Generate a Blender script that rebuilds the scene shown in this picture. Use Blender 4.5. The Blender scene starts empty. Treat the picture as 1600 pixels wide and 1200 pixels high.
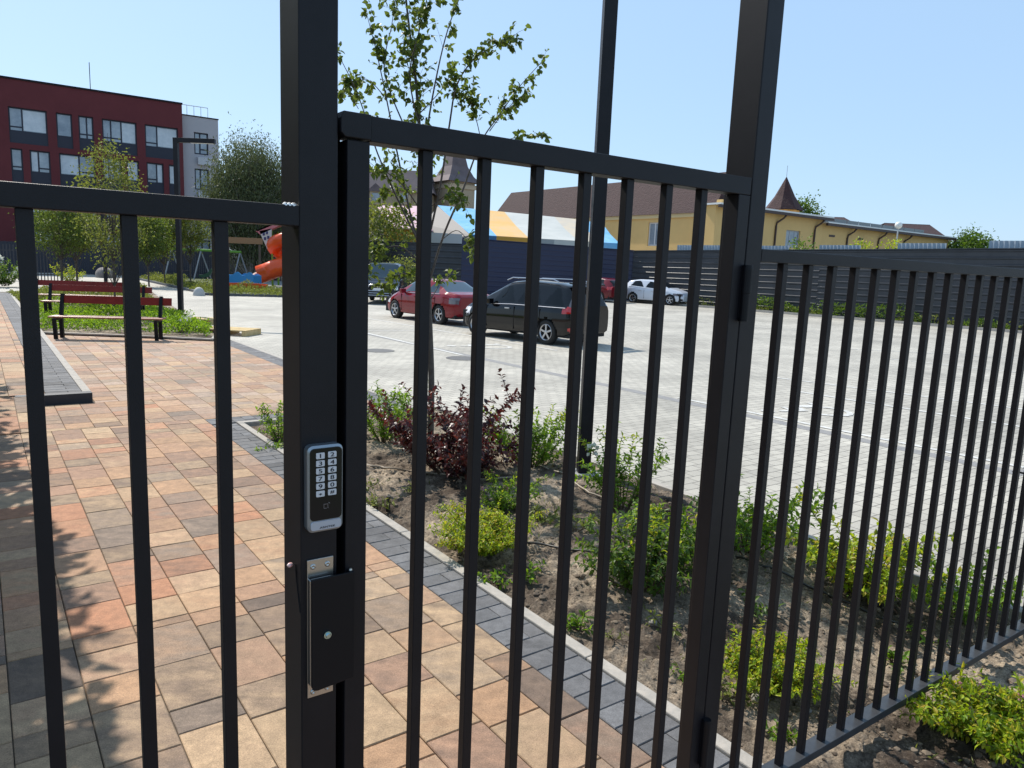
import bpy, math, random
import numpy as np
from mathutils import Vector, Matrix
R_ = math.radians
random.seed(7)
SC = bpy.context.scene
COL = SC.collection

# ------------------------------------------------------------------ camera
F_PX, H0 = 1147.0, 1.92
_dn = np.array([502 - 800, 7800 - 600, F_PX]); _dn = _dn / np.linalg.norm(_dn)
_up = -_dn
_fw = np.array([0, 0, 1.0]); _fw = _fw - _fw.dot(_up) * _up; _fw = _fw / np.linalg.norm(_fw)
_rt = np.cross(_fw, _up)
if _rt[0] < 0: _rt = -_rt
RM = np.array([_rt, _fw, _up])                    # world = RM @ (x right, y down, z forward)
CAM = np.array([0, 0, H0])
cd = bpy.data.cameras.new('camera'); cam = bpy.data.objects.new('camera', cd); COL.objects.link(cam)
cd.sensor_width = 36; cd.lens = 36 * F_PX / 1600; cd.clip_start = 0.05; cd.clip_end = 2000
M4 = Matrix.Identity(4)
for i in range(3):
    M4[i][0] = RM[i][0]; M4[i][1] = -RM[i][1]; M4[i][2] = -RM[i][2]; M4[i][3] = CAM[i]
cam.matrix_world = M4
SC.camera = cam

# ------------------------------------------------------------------ light
SUN_AZ, SUN_EL = 133.0, 47.0                       # degrees: counter-clockwise from +X, and elevation
sv = Vector((math.cos(R_(SUN_AZ)) * math.cos(R_(SUN_EL)), math.sin(R_(SUN_AZ)) * math.cos(R_(SUN_EL)), math.sin(R_(SUN_EL))))
w = bpy.data.worlds.new("World"); SC.world = w; w.use_nodes = True
nt = w.node_tree; bg = nt.nodes['Background']
sky = nt.nodes.new('ShaderNodeTexSky'); sky.sky_type = 'NISHITA'; sky.sun_disc = False
sky.sun_elevation = R_(SUN_EL); sky.sun_rotation = R_(90 - SUN_AZ)
sky.air_density = 1.0; sky.dust_density = 0.7; sky.ozone_density = 1.6; sky.altitude = 50
smx = nt.nodes.new('ShaderNodeMix'); smx.data_type = 'RGBA'; smx.inputs[0].default_value = 0.62; smx.inputs[7].default_value = (4.0, 6.0, 8.5, 1)
nt.links.new(sky.outputs[0], smx.inputs[6]); nt.links.new(smx.outputs[2], bg.inputs[0]); bg.inputs[1].default_value = 0.12
sl = bpy.data.lights.new('sun', 'SUN'); sl.energy = 5.0; sl.angle = R_(0.5); sl.color = (1.0, 0.94, 0.85)
so = bpy.data.objects.new('sun', sl); COL.objects.link(so)
so.rotation_euler = sv.to_track_quat('Z', 'Y').to_euler()
SC.view_settings.view_transform = 'Standard'; SC.view_settings.look = 'None'
SC.view_settings.exposure = 0.2; SC.view_settings.gamma = 1.0
SC.cycles.max_bounces = 8; SC.cycles.transparent_max_bounces = 12

# ------------------------------------------------------------------ pixel helpers (photo pixels -> points on real planes)
def ray(px, py): return RM @ np.array([px - 800, py - 600, F_PX])
def G(px, py, z=0.0):
    v = ray(px, py); return CAM + v * ((z - H0) / v[2])
def atY(px, py, Y):
    v = ray(px, py); return CAM + v * (Y / v[1])
def proj(p):
    c = RM.T @ (np.array(p, float) - CAM); return 800 + F_PX * c[0] / c[2], 600 + F_PX * c[1] / c[2]
TF, TP = R_(35.32), R_(36.2)                       # fence direction, paving direction
def UV(s, v, z=0.0, t=TP):
    return np.array([s * math.cos(t) - v * math.sin(t), s * math.sin(t) + v * math.cos(t), z])
def FV(s, v, z=0.0): return UV(s, v, z, TF)
def inv(p, t=TP): return p[0] * math.cos(t) + p[1] * math.sin(t), -p[0] * math.sin(t) + p[1] * math.cos(t)
class Plane:                                       # vertical plane through O with horizontal direction angle a (deg)
    def __init__(s, O, a):
        s.O = np.array([O[0], O[1], 0.0]); s.e = np.array([math.cos(R_(a)), math.sin(R_(a)), 0])
        s.n = np.array([-s.e[1], s.e[0], 0])
        if s.n.dot(s.O) < 0: s.n = -s.n            # n points away from the camera
    def sz(s, px, py):
        v = ray(px, py); t = (s.O - CAM).dot(s.n) / v.dot(s.n); p = CAM + v * t
        return float((p - s.O).dot(s.e)), float(p[2])
    def P(s, a, z, off=0.0): return s.O + s.e * a + s.n * off + np.array([0, 0, z])

# ------------------------------------------------------------------ mesh helpers
class MB:
    def __init__(s): s.v = []; s.f = []; s.m = []; s.mi = 0
    def add(s, vs, fs):
        b = len(s.v); s.v.extend([tuple(map(float, p)) for p in vs]); s.f.extend([tuple(b + i for i in f) for f in fs]); s.m.extend([s.mi] * len(fs)); return s
    def obox(s, c, ax, ay, az, hx, hy, hz):         # oriented box, half sizes
        c = np.array(c, float); ax = np.array(ax, float) * hx; ay = np.array(ay, float) * hy; az = np.array(az, float) * hz
        vs = [c + i * ax + j * ay + k * az for k in (-1, 1) for j in (-1, 1) for i in (-1, 1)]
        return s.add(vs, [(0, 2, 3, 1), (4, 5, 7, 6), (0, 1, 5, 4), (2, 6, 7, 3), (0, 4, 6, 2), (1, 3, 7, 5)])
    def box(s, x0, y0, z0, x1, y1, z1):
        return s.obox(((x0 + x1) / 2, (y0 + y1) / 2, (z0 + z1) / 2), (1, 0, 0), (0, 1, 0), (0, 0, 1), abs(x1 - x0) / 2, abs(y1 - y0) / 2, abs(z1 - z0) / 2)
    def fbox(s, s0, s1, v0, v1, z0, z1, t=TF):      # box in a rotated ground frame
        e = (math.cos(t), math.sin(t), 0); n = (-math.sin(t), math.cos(t), 0)
        return s.obox(UV((s0 + s1) / 2, (v0 + v1) / 2, (z0 + z1) / 2, t), e, n, (0, 0, 1), (s1 - s0) / 2, (v1 - v0) / 2, (z1 - z0) / 2)
    def pbox(s, P, a0, a1, z0, z1, o0, o1):         # box on a Plane
        return s.obox(P.P((a0 + a1) / 2, (z0 + z1) / 2, (o0 + o1) / 2), P.e, P.n, (0, 0, 1), (a1 - a0) / 2, (o1 - o0) / 2, (z1 - z0) / 2)
    def tube(s, pts, rs, n=8, cap=True):
        pts = [np.array(p, float) for p in pts]
        if not hasattr(rs, '__len__'): rs = [rs] * len(pts)
        b = len(s.v); ref = np.array([0.31, 0.17, 0.93]); vs = []
        for i, p in enumerate(pts):
            d = pts[min(i + 1, len(pts) - 1)] - pts[max(i - 1, 0)]; d = d / (np.linalg.norm(d) + 1e-9)
            a = np.cross(d, ref); 
            if np.linalg.norm(a) < 1e-3: a = np.cross(d, (1, 0, 0))
            a /= np.linalg.norm(a); c = np.cross(d, a)
            for k in range(n):
                t = 2 * math.pi * k / n; vs.append(p + rs[i] * (math.cos(t) * a + math.sin(t) * c))
        fs = [(i * n + k, i * n + (k + 1) % n, (i + 1) * n + (k + 1) % n, (i + 1) * n + k) for i in range(len(pts) - 1) for k in range(n)]
        if cap: fs += [tuple(range(n))[::-1], tuple((len(pts) - 1) * n + k for k in range(n))]
        return s.add(vs, fs)
    def prism(s, poly, z0, z1):                     # polygon (x,y) extruded in z
        n = len(poly); vs = [(p[0], p[1], z0) for p in poly] + [(p[0], p[1], z1) for p in poly]
        return s.add(vs, [tuple(range(n))[::-1], tuple(range(n, 2 * n))] + [(i, (i + 1) % n, n + (i + 1) % n, n + i) for i in range(n)])
    def slab(s, poly3, off):                        # 3D polygon thickened by vector off
        n = len(poly3); a = [np.array(p, float) for p in poly3]; vs = a + [p + np.array(off) for p in a]
        return s.add(vs, [tuple(range(n))[::-1], tuple(range(n, 2 * n))] + [(i, (i + 1) % n, n + (i + 1) % n, n + i) for i in range(n)])
    def lathe(s, c, ax, prof, n=24):                # prof [(r,h)], axis ax
        c = np.array(c, float); ax = np.array(ax, float); ax /= np.linalg.norm(ax)
        a = np.cross(ax, (0.3, 0.9, 0.2)); a /= np.linalg.norm(a); b = np.cross(ax, a)
        vs = [c + ax * h + r * (math.cos(2 * math.pi * k / n) * a + math.sin(2 * math.pi * k / n) * b) for r, h in prof for k in range(n)]
        return s.add(vs, [(i * n + k, i * n + (k + 1) % n, (i + 1) * n + (k + 1) % n, (i + 1) * n + k) for i in range(len(prof) - 1) for k in range(n)])

def link(name, me, parent=None):
    o = bpy.data.objects.new(name, me); COL.objects.link(o)
    if parent: o.parent = parent
    return o
def build(name, mb, mats, parent=None, smooth=False, bevel=0, local=False, rnd=False):
    vs = mb.v
    if parent is not None and not local:
        L = Vector((0, 0, 0)); q = parent
        while q: L += q.location; q = q.parent
        vs = [(a - L.x, b - L.y, c - L.z) for a, b, c in vs]
    me = bpy.data.meshes.new(name); me.from_pydata(vs, [], mb.f)
    if not isinstance(mats, (list, tuple)): mats = [mats]
    for m in mats: me.materials.append(m)
    if any(mb.m): me.polygons.foreach_set('material_index', mb.m)
    if smooth: me.polygons.foreach_set('use_smooth', [True] * len(mb.f))
    if rnd:
        at = me.attributes.new('rnd', 'FLOAT', 'FACE'); at.data.foreach_set('value', np.random.RandomState(len(mb.f)).rand(len(mb.f)))
    me.update()
    o = link(name, me, parent)
    if bevel:
        b = o.modifiers.new('bevel', 'BEVEL'); b.width = bevel; b.segments = 2; b.limit_method = 'ANGLE'; b.angle_limit = R_(40)
    return o
def tag(o, label=None, cat=None, group=None, kind=None):
    if label: o['label'] = label
    if cat: o['category'] = cat
    if group: o['group'] = group
    if kind: o['kind'] = kind
    return o
def thing(name, loc, label, cat, group=None, rz=0.0):
    o = bpy.data.objects.new(name, None); COL.objects.link(o); o.location = Vector([float(c) for c in loc]); o.rotation_euler = (0, 0, rz)
    o.empty_display_size = 0.2
    return tag(o, label, cat, group)
def copy_tree(o, parent=None):
    c = o.copy(); COL.objects.link(c); c.parent = parent
    if parent is None:
        for k in ('group',): pass
    for ch in [x for x in COL.objects if x.parent == o]: copy_tree(ch, c)
    return c

# ------------------------------------------------------------------ materials
def mat(name, col, rough=0.6, metal=0.0, noise=None, bump=None, spec=0.5, coat=0.0, alpha=None, emis=None):
    m = bpy.data.materials.new(name); m.use_nodes = True; t = m.node_tree; b = t.nodes['Principled BSDF']
    b.inputs['Base Color'].default_value = (*col, 1); b.inputs['Roughness'].default_value = rough; b.inputs['Metallic'].default_value = metal
    b.inputs['Specular IOR Level'].default_value = spec
    if coat: b.inputs['Coat Weight'].default_value = coat; b.inputs['Coat Roughness'].default_value = 0.03
    tc = None
    if noise or bump:
        tc = t.nodes.new('ShaderNodeTexCoord')
    if noise:                                        # (scale, amount, colour2)
        n = t.nodes.new('ShaderNodeTexNoise'); n.inputs['Scale'].default_value = noise[0]; n.inputs['Detail'].default_value = 6; n.inputs['Roughness'].default_value = 0.65
        t.links.new(tc.outputs['Object'], n.inputs['Vector'])
        r = t.nodes.new('ShaderNodeMapRange'); r.inputs[1].default_value = 0.35; r.inputs[2].default_value = 0.68; t.links.new(n.outputs[0], r.inputs[0])
        mx = t.nodes.new('ShaderNodeMix'); mx.data_type = 'RGBA'; mx.inputs[6].default_value = (*col, 1); mx.inputs[7].default_value = (*noise[1], 1)
        t.links.new(r.outputs[0], mx.inputs[0]); t.links.new(mx.outputs[2], b.inputs['Base Color'])
    if bump:                                         # (scale, strength, distance)
        n2 = t.nodes.new('ShaderNodeTexNoise'); n2.inputs['Scale'].default_value = bump[0]; n2.inputs['Detail'].default_value = 5
        t.links.new(tc.outputs['Object'], n2.inputs['Vector'])
        bp = t.nodes.new('ShaderNodeBump'); bp.inputs['Strength'].default_value = bump[1]; bp.inputs['Distance'].default_value = bump[2]
        t.links.new(n2.outputs[0], bp.inputs['Height']); t.links.new(bp.outputs[0], b.inputs['Normal'])
    if emis: b.inputs['Emission Color'].default_value = (*emis[0], 1); b.inputs['Emission Strength'].default_value = emis[1]
    return m
def leafmat(name, cols, trans=0.4, tcol=None, rough=0.5):
    m = bpy.data.materials.new(name); m.use_nodes = True; t = m.node_tree; b = t.nodes['Principled BSDF']; out = t.nodes['Material Output']
    a = t.nodes.new('ShaderNodeAttribute'); a.attribute_name = 'rnd'
    cr = t.nodes.new('ShaderNodeValToRGB'); e = cr.color_ramp.elements
    e[0].position = 0; e[0].color = (*cols[0], 1); e[1].position = 1; e[1].color = (*cols[-1], 1)
    for i, c in enumerate(cols[1:-1]):
        q = e.new((i + 1) / (len(cols) - 1)); q.color = (*c, 1)
    t.links.new(a.outputs['Fac'], cr.inputs[0]); t.links.new(cr.outputs[0], b.inputs['Base Color'])
    b.inputs['Roughness'].default_value = rough; b.inputs['Specular IOR Level'].default_value = 0.4
    tr = t.nodes.new('ShaderNodeBsdfTranslucent'); mx = t.nodes.new('ShaderNodeMixShader'); mx.inputs[0].default_value = trans
    mc = t.nodes.new('ShaderNodeMix'); mc.data_type = 'RGBA'; mc.blend_type = 'MIX'; mc.inputs[0].default_value = 0.5
    t.links.new(cr.outputs[0], mc.inputs[6]); mc.inputs[7].default_value = (*(tcol or cols[-1]), 1)
    t.links.new(mc.outputs[2], tr.inputs[0]); t.links.new(b.outputs[0], mx.inputs[1]); t.links.new(tr.outputs[0], mx.inputs[2]); t.links.new(mx.outputs[0], out.inputs[0])
    return m
ANTH = mat('powder_coat_anthracite', (0.0060, 0.0054, 0.0080), 0.5, noise=(9, (0.0095, 0.0085, 0.0115)), bump=(600, 0.45, 0.001), spec=.32)
BLACKM = mat('black_metal', (0.005, 0.005, 0.007), 0.5, spec=.25)
STEEL = mat('brushed_steel', (0.55, 0.55, 0.54), 0.32, 1.0, bump=(300, 0.1, 0.0005))
ZINC = mat('zinc_bolt', (0.45, 0.62, 0.66), 0.25, 1.0)
GALV = mat('galvanised_rail_top', (0.16, 0.17, 0.18), 0.4, 0.3, noise=(12, (0.26, 0.27, 0.28)))
GLASS = mat('window_glass', (0.16, 0.2, 0.25), 0.05, spec=1.0, noise=(0.7, (0.34, 0.38, 0.42)))
KERB = mat('kerb_concrete', (0.42, 0.38, 0.33), 0.85, noise=(14, (0.3, 0.28, 0.25)), bump=(120, 0.4, 0.004))
WHITE = mat('white_paint', (0.72, 0.72, 0.7), 0.6)
BARK = mat('bark', (0.07, 0.055, 0.045), 0.85, noise=(20, (0.12, 0.1, 0.085)), bump=(60, 0.5, 0.01))
RUBBER = mat('tyre_rubber', (0.012, 0.012, 0.012), 0.8)
RIM = mat('alloy', (0.5, 0.5, 0.52), 0.3, 0.9)

def attr_stone(name, hscale, bump_d):
    m = bpy.data.materials.new(name); m.use_nodes = True; t = m.node_tree; b = t.nodes['Principled BSDF']
    A = t.nodes.new('ShaderNodeAttribute'); A.attribute_name = 'colA'; B = t.nodes.new('ShaderNodeAttribute'); B.attribute_name = 'colB'
    tc = t.nodes.new('ShaderNodeTexCoord'); mp = t.nodes.new('ShaderNodeMapping'); mp.inputs['Rotation'].default_value = (0, 0, -TP); mp.inputs['Scale'].default_value = (2.6, 6, 1)
    t.links.new(tc.outputs['Object'], mp.inputs[0])
    n = t.nodes.new('ShaderNodeTexNoise'); n.inputs['Scale'].default_value = hscale; n.inputs['Detail'].default_value = 5; n.inputs['Roughness'].default_value = 0.6
    t.links.new(mp.outputs[0], n.inputs['Vector'])
    r = t.nodes.new('ShaderNodeMapRange'); r.inputs[1].default_value = 0.33; r.inputs[2].default_value = 0.67; t.links.new(n.outputs[0], r.inputs[0])
    mx = t.nodes.new('ShaderNodeMix'); mx.data_type = 'RGBA'; t.links.new(r.outputs[0], mx.inputs[0]); t.links.new(A.outputs['Color'], mx.inputs[6]); t.links.new(B.outputs['Color'], mx.inputs[7])
    g = t.nodes.new('ShaderNodeTexNoise'); g.inputs['Scale'].default_value = 170; g.inputs['Detail'].default_value = 8; g.inputs['Roughness'].default_value = 0.8; t.links.new(tc.outputs['Object'], g.inputs['Vector'])
    gr = t.nodes.new('ShaderNodeMapRange'); gr.inputs[1].default_value = 0.3; gr.inputs[2].default_value = 0.7; gr.inputs[3].default_value = 0.45; gr.inputs[4].default_value = 1.5; t.links.new(g.outputs[0], gr.inputs[0])
    m2 = t.nodes.new('ShaderNodeMix'); m2.data_type = 'RGBA'; m2.blend_type = 'MULTIPLY'; m2.inputs[0].default_value = 1
    t.links.new(mx.outputs[2], m2.inputs[6]); t.links.new(gr.outputs[0], m2.inputs[7])
    # mottling inside each block
    h1 = t.nodes.new('ShaderNodeTexNoise'); h1.inputs['Scale'].default_value = 14; h1.inputs['Detail'].default_value = 7; h1.inputs['Roughness'].default_value = 0.75; t.links.new(tc.outputs['Object'], h1.inputs['Vector'])
    h2 = t.nodes.new('ShaderNodeMapRange'); h2.inputs[1].default_value = 0.32; h2.inputs[2].default_value = 0.68; h2.inputs[3].default_value = 0.70; h2.inputs[4].default_value = 1.22; t.links.new(h1.outputs[0], h2.inputs[0])
    h3 = t.nodes.new('ShaderNodeMix'); h3.data_type = 'RGBA'; h3.blend_type = 'MULTIPLY'; h3.inputs[0].default_value = 1; t.links.new(m2.outputs[2], h3.inputs[6]); t.links.new(h2.outputs[0], h3.inputs[7]); m2 = h3
    # worn patches and dust
    g3 = t.nodes.new('ShaderNodeTexNoise'); g3.inputs['Scale'].default_value = 0.9; g3.inputs['Detail'].default_value = 4; t.links.new(tc.outputs['Object'], g3.inputs['Vector'])
    g4 = t.nodes.new('ShaderNodeMapRange'); g4.inputs[1].default_value = 0.3; g4.inputs[2].default_value = 0.75; g4.inputs[3].default_value = 0.86; g4.inputs[4].default_value = 1.12; t.links.new(g3.outputs[0], g4.inputs[0])
    m3 = t.nodes.new('ShaderNodeMix'); m3.data_type = 'RGBA'; m3.blend_type = 'MULTIPLY'; m3.inputs[0].default_value = 1
    t.links.new(m2.outputs[2], m3.inputs[6]); t.links.new(g4.outputs[0], m3.inputs[7]); t.links.new(m3.outputs[2], b.inputs['Base Color'])
    b.inputs['Roughness'].default_value = 0.82
    bp = t.nodes.new('ShaderNodeBump'); bp.inputs['Strength'].default_value = 0.35; bp.inputs['Distance'].default_value = bump_d
    t.links.new(g.outputs[0], bp.inputs['Height']); t.links.new(bp.outputs[0], b.inputs['Normal'])
    return m
PAVER = attr_stone('coloured_concrete_paver', 1.6, 0.0025)
JOINT = mat('joint_sand', (0.16, 0.13, 0.1), 0.95, noise=(30, (0.08, 0.065, 0.05)))

def lot_material():
    m = bpy.data.materials.new('grey_block_paving'); m.use_nodes = True; t = m.node_tree; b = t.nodes['Principled BSDF']
    tc = t.nodes.new('ShaderNodeTexCoord'); mp = t.nodes.new('ShaderNodeMapping'); mp.inputs['Rotation'].default_value = (0, 0, -TP)
    t.links.new(tc.outputs['Object'], mp.inputs[0])
    br = t.nodes.new('ShaderNodeTexBrick'); br.inputs['Scale'].default_value = 1; br.inputs['Brick Width'].default_value = 0.2; br.inputs['Row Height'].default_value = 0.14
    br.inputs['Mortar Size'].default_value = 0.0055; br.inputs['Mortar Smooth'].default_value = 0.3; br.inputs['Bias'].default_value = -0.1
    br.inputs['Color1'].default_value = (0.47, 0.44, 0.375, 1); br.inputs['Color2'].default_value = (0.38, 0.355, 0.305, 1); br.inputs['Mortar'].default_value = (0.15, 0.135, 0.115, 1)
    t.links.new(mp.outputs[0], br.inputs[0])
    n = t.nodes.new('ShaderNodeTexNoise'); n.inputs['Scale'].default_value = 0.35; n.inputs['Detail'].default_value = 7; n.inputs['Roughness'].default_value = 0.65; t.links.new(tc.outputs['Object'], n.inputs['Vector'])
    r = t.nodes.new('ShaderNodeMapRange'); r.inputs[1].default_value = 0.3; r.inputs[2].default_value = 0.68; r.inputs[3].default_value = 0.66; r.inputs[4].default_value = 1.16; t.links.new(n.outputs[0], r.inputs[0])
    m2 = t.nodes.new('ShaderNodeMix'); m2.data_type = 'RGBA'; m2.blend_type = 'MULTIPLY'; m2.inputs[0].default_value = 1; t.links.new(br.outputs[0], m2.inputs[6]); t.links.new(r.outputs[0], m2.inputs[7])
    g = t.nodes.new('ShaderNodeTexNoise'); g.inputs['Scale'].default_value = 120; t.links.new(tc.outputs['Object'], g.inputs['Vector'])
    gr = t.nodes.new('ShaderNodeMapRange'); gr.inputs[1].default_value = 0.3; gr.inputs[2].default_value = 0.7; gr.inputs[3].default_value = 0.86; gr.inputs[4].default_value = 1.12; t.links.new(g.outputs[0], gr.inputs[0])
    m3 = t.nodes.new('ShaderNodeMix'); m3.data_type = 'RGBA'; m3.blend_type = 'MULTIPLY'; m3.inputs[0].default_value = 1; t.links.new(m2.outputs[2], m3.inputs[6]); t.links.new(gr.outputs[0], m3.inputs[7])
    t.links.new(m3.outputs[2], b.inputs['Base Color']); b.inputs['Roughness'].default_value = 0.75
    bp = t.nodes.new('ShaderNodeBump'); bp.inputs['Strength'].default_value = 0.6; bp.inputs['Distance'].default_value = 0.004; bp.invert = True
    t.links.new(br.outputs[1], bp.inputs['Height']); t.links.new(bp.outputs[0], b.inputs['Normal'])
    return m
LOT = lot_material()

def soil_material():
    m = bpy.data.materials.new('soil'); m.use_nodes = True; t = m.node_tree; b = t.nodes['Principled BSDF']
    tc = t.nodes.new('ShaderNodeTexCoord')
    n = t.nodes.new('ShaderNodeTexNoise'); n.inputs['Scale'].default_value = 1.3; n.inputs['Detail'].default_value = 8; n.inputs['Roughness'].default_value = 0.7; t.links.new(tc.outputs['Object'], n.inputs['Vector'])
    cr = t.nodes.new('ShaderNodeValToRGB'); e = cr.color_ramp.elements
    e[0].position = 0.34; e[0].color = (0.045, 0.032, 0.024, 1); e[1].position = 0.63; e[1].color = (0.46, 0.37, 0.27, 1)
    q = e.new(0.45); q.color = (0.13, 0.10, 0.075, 1); q = e.new(0.53); q.color = (0.29, 0.23, 0.17, 1)
    t.links.new(n.outputs[0], cr.inputs[0])
    g = t.nodes.new('ShaderNodeTexNoise'); g.inputs['Scale'].default_value = 70; g.inputs['Detail'].default_value = 6; g.inputs['Roughness'].default_value = 0.8; t.links.new(tc.outputs['Object'], g.inputs['Vector'])
    gr = t.nodes.new('ShaderNodeMapRange'); gr.inputs[1].default_value = 0.35; gr.inputs[2].default_value = 0.65; gr.inputs[3].default_value = 0.35; gr.inputs[4].default_value = 1.45; t.links.new(g.outputs[0], gr.inputs[0])
    m2 = t.nodes.new('ShaderNodeMix'); m2.data_type = 'RGBA'; m2.blend_type = 'MULTIPLY'; m2.inputs[0].default_value = 1; t.links.new(cr.outputs[0], m2.inputs[6]); t.links.new(gr.outputs[0], m2.inputs[7])
    t.links.new(m2.outputs[2], b.inputs['Base Color']); b.inputs['Roughness'].default_value = 0.95; b.inputs['Specular IOR Level'].default_value = 0.15
    bp = t.nodes.new('ShaderNodeBump'); bp.inputs['Strength'].default_value = 0.9; bp.inputs['Distance'].default_value = 0.014
    t.links.new(g.outputs[0], bp.inputs['Height']); t.links.new(bp.outputs[0], b.inputs['Normal'])
    return m
SOIL = soil_material()
GRASSG = mat('rough_grass_ground', (0.05, 0.075, 0.02), 0.95, noise=(1.5, (0.11, 0.12, 0.045)), bump=(30, 0.6, 0.03))

# ------------------------------------------------------------------ ground
gm = MB(); gm.add([(-500, -300, -0.12), (500, -300, -0.12), (500, 900, -0.12), (-500, 900, -0.12)], [(0, 1, 2, 3)])
tag(build('ground', gm, mat('far_ground', (0.14, 0.13, 0.09), 0.95, noise=(0.05, (0.09, 0.11, 0.05)))), kind='structure')
def quad_uv(mb, u0, u1, v0, v1, z): mb.add([UV(u0, v0, z), UV(u1, v0, z), UV(u1, v1, z), UV(u0, v1, z)], [(0, 1, 2, 3)])
lm = MB()
quad_uv(lm, 5.01, 75, -12, 75, 0); quad_uv(lm, 4.76, 5.01, 8.66, 75, 0); quad_uv(lm, 4.34, 4.76, 17.52, 75, 0); quad_uv(lm, 1.12, 4.34, 19.62, 75, 0); quad_uv(lm, -14, 1.12, 35, 75, 0)
tag(build('parking_lot', lm, LOT), kind='structure')
# bedding under the coloured paving
jm = MB(); quad_uv(jm, -6, 2.10, -3, 10.6, -0.012); quad_uv(jm, 1.0, 4.335, 8.55, 19.6, -0.0125); quad_uv(jm, 4.335, 4.72, 8.55, 17.5, -0.0125)
quad_uv(jm, -6, 1.03, 10.6, 36, 0.105)
tag(build('paving_bed', jm, JOINT), kind='structure')

rg = np.random.RandomState(11)
ORANGE, BEIGE, SAND, GREY, BROWN, SLATE = (0.47, 0.215, 0.11), (0.49, 0.345, 0.205), (0.45, 0.27, 0.15), (0.25, 0.195, 0.15), (0.155, 0.11, 0.082), (0.20, 0.19, 0.18)
def tile_cols(pal):
    a = np.array(pal[rg.randint(len(pal))]); c = np.array(pal[rg.randint(len(pal))]); m = np.mean(np.array(pal), 0); b = a * .35 + c * .65; a = a * .8 + m * .2
    return a * rg.uniform(.80, 1.0) * (1, .97, .95), b * rg.uniform(.74, 1.0) * (1, .97, .95)
class Tiles:
    def __init__(s): s.mb = MB(); s.ca = []; s.cb = []
    def tile(s, u0, u1, v0, v1, z, pal, g=0.0022, ch=0.0035):
        u0 += g; u1 -= g; v0 += g; v1 -= g
        if u1 - u0 < .015 or v1 - v0 < .015: return
        z = z + rg.uniform(-.0012, .0012); tl = rg.uniform(-.0012, .0012, 4)
        o = [(u0, v0), (u1, v0), (u1, v1), (u0, v1)]; i = [(u0 + ch, v0 + ch), (u1 - ch, v0 + ch), (u1 - ch, v1 - ch), (u0 + ch, v1 - ch)]
        vs = [UV(a, b, z + tl[k]) for k, (a, b) in enumerate(i)] + [UV(a, b, z - ch) for a, b in o] + [UV(a, b, z - 0.03) for a, b in o]
        fs = [(0, 1, 2, 3)] + [(k + 4, (k + 1) % 4 + 4, (k + 1) % 4, k) for k in range(4)] + [(k + 8, (k + 1) % 4 + 8, (k + 1) % 4 + 4, k + 4) for k in range(4)]
        s.mb.add(vs, fs); a, b = tile_cols(pal); s.ca += [tuple(a)] * 9; s.cb += [tuple(b)] * 9
    def rows(s, u0, u1, v0, v1, z, pal, rw=0.272, lens=(0.18, 0.27, 0.27, 0.27, 0.40, 0.40)):
        u = u0
        while u < u1 - .01:
            uu = min(u + rw, u1)
            if u1 - uu < .08: uu = u1
            v = v0 - rg.uniform(0, .3)
            while v < v1:
                L = lens[rg.randint(len(lens))]; a, b = max(v, v0), min(v + L, v1)
                if v1 - b < .05: b = v1
                if b - a > .03: s.tile(u, uu, a, b, z, pal)
                v = v + L if b < v1 else v1
            u = uu
    def done(s, name, m):
        o = build(name, s.mb, m); me = o.data
        for nm, c in (('colA', s.ca), ('colB', s.cb)):
            at = me.attributes.new(nm, 'FLOAT_COLOR', 'FACE'); arr = np.ones((len(c), 4)); arr[:, :3] = np.array(c); at.data.foreach_set('color', arr.ravel())
        return tag(o, kind='structure')
PINKT = (0.40, 0.235, 0.15); TAN = (0.42, 0.285, 0.175)
PAL = [ORANGE, SAND, SAND, BEIGE, BEIGE, PINKT, PINKT, GREY, BROWN]
PAL_NEAR = [SAND, BEIGE, BEIGE, TAN, TAN, PINKT, SAND, GREY, BROWN, BROWN]
PAL_FAR = [SAND, BEIGE, PINKT, PINKT, GREY, (.42, .30, .22), (.46, .345, .26)]
T = Tiles()
T.rows(0.01 - 0.272 * 16, 2.0892, -1.5, 4.0, 0, PAL_NEAR); T.rows(0.01 - 0.272 * 16, 2.0892, 4.0, 9.0, 0, PAL)
T.rows(.42, 2.0892, 9.0, 10.52, 0, PAL)
T.rows(1.14, 2.0892, 10.52, 19.6, 0, PAL_FAR); T.rows(2.0892, 4.34, 8.95, 19.6, 0, PAL_FAR)
T.rows(-5.2, 0.62, 10.7, 35, 0.12, PAL)
T.done('coloured_paving', PAVER)
GP = [(0.13, 0.135, 0.145), (0.19, 0.195, 0.205), (0.09, 0.092, 0.098), (0.155, 0.155, 0.16)]
T = Tiles()
def strip_v(u0, u1, v0, v1, z):
    v = v0; k = 0
    while v < v1:
        b = min(v + 0.135, v1); sp = u0 + (u1 - u0) * (1.0 if k % 2 else 0.62); T.tile(u0, sp, v, b, z, GP); T.tile(sp, u1, v, b, z, GP); v = b + 1e-6; k += 1
def strip_u(u0, u1, v0, v1, z):
    u = u0; k = 0
    while u < u1:
        b = min(u + 0.135, u1); sp = v0 + (v1 - v0) * (0.36 if k % 2 else 0.7); T.tile(u, b, v0, sp, z, GP); T.tile(u, b, sp, v1, z, GP); u = b + 1e-6; k += 1
strip_v(2.0892, 2.355, -1.5, 8.60, 0); strip_u(2.0892, 4.66, 8.65, 8.95, 0); strip_v(4.34, 4.66, 8.95, 17.5, 0); strip_v(0.62, 1.02, 10.7, 35, 0.12)
T.done('grey_paver_edging', PAVER)
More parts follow.
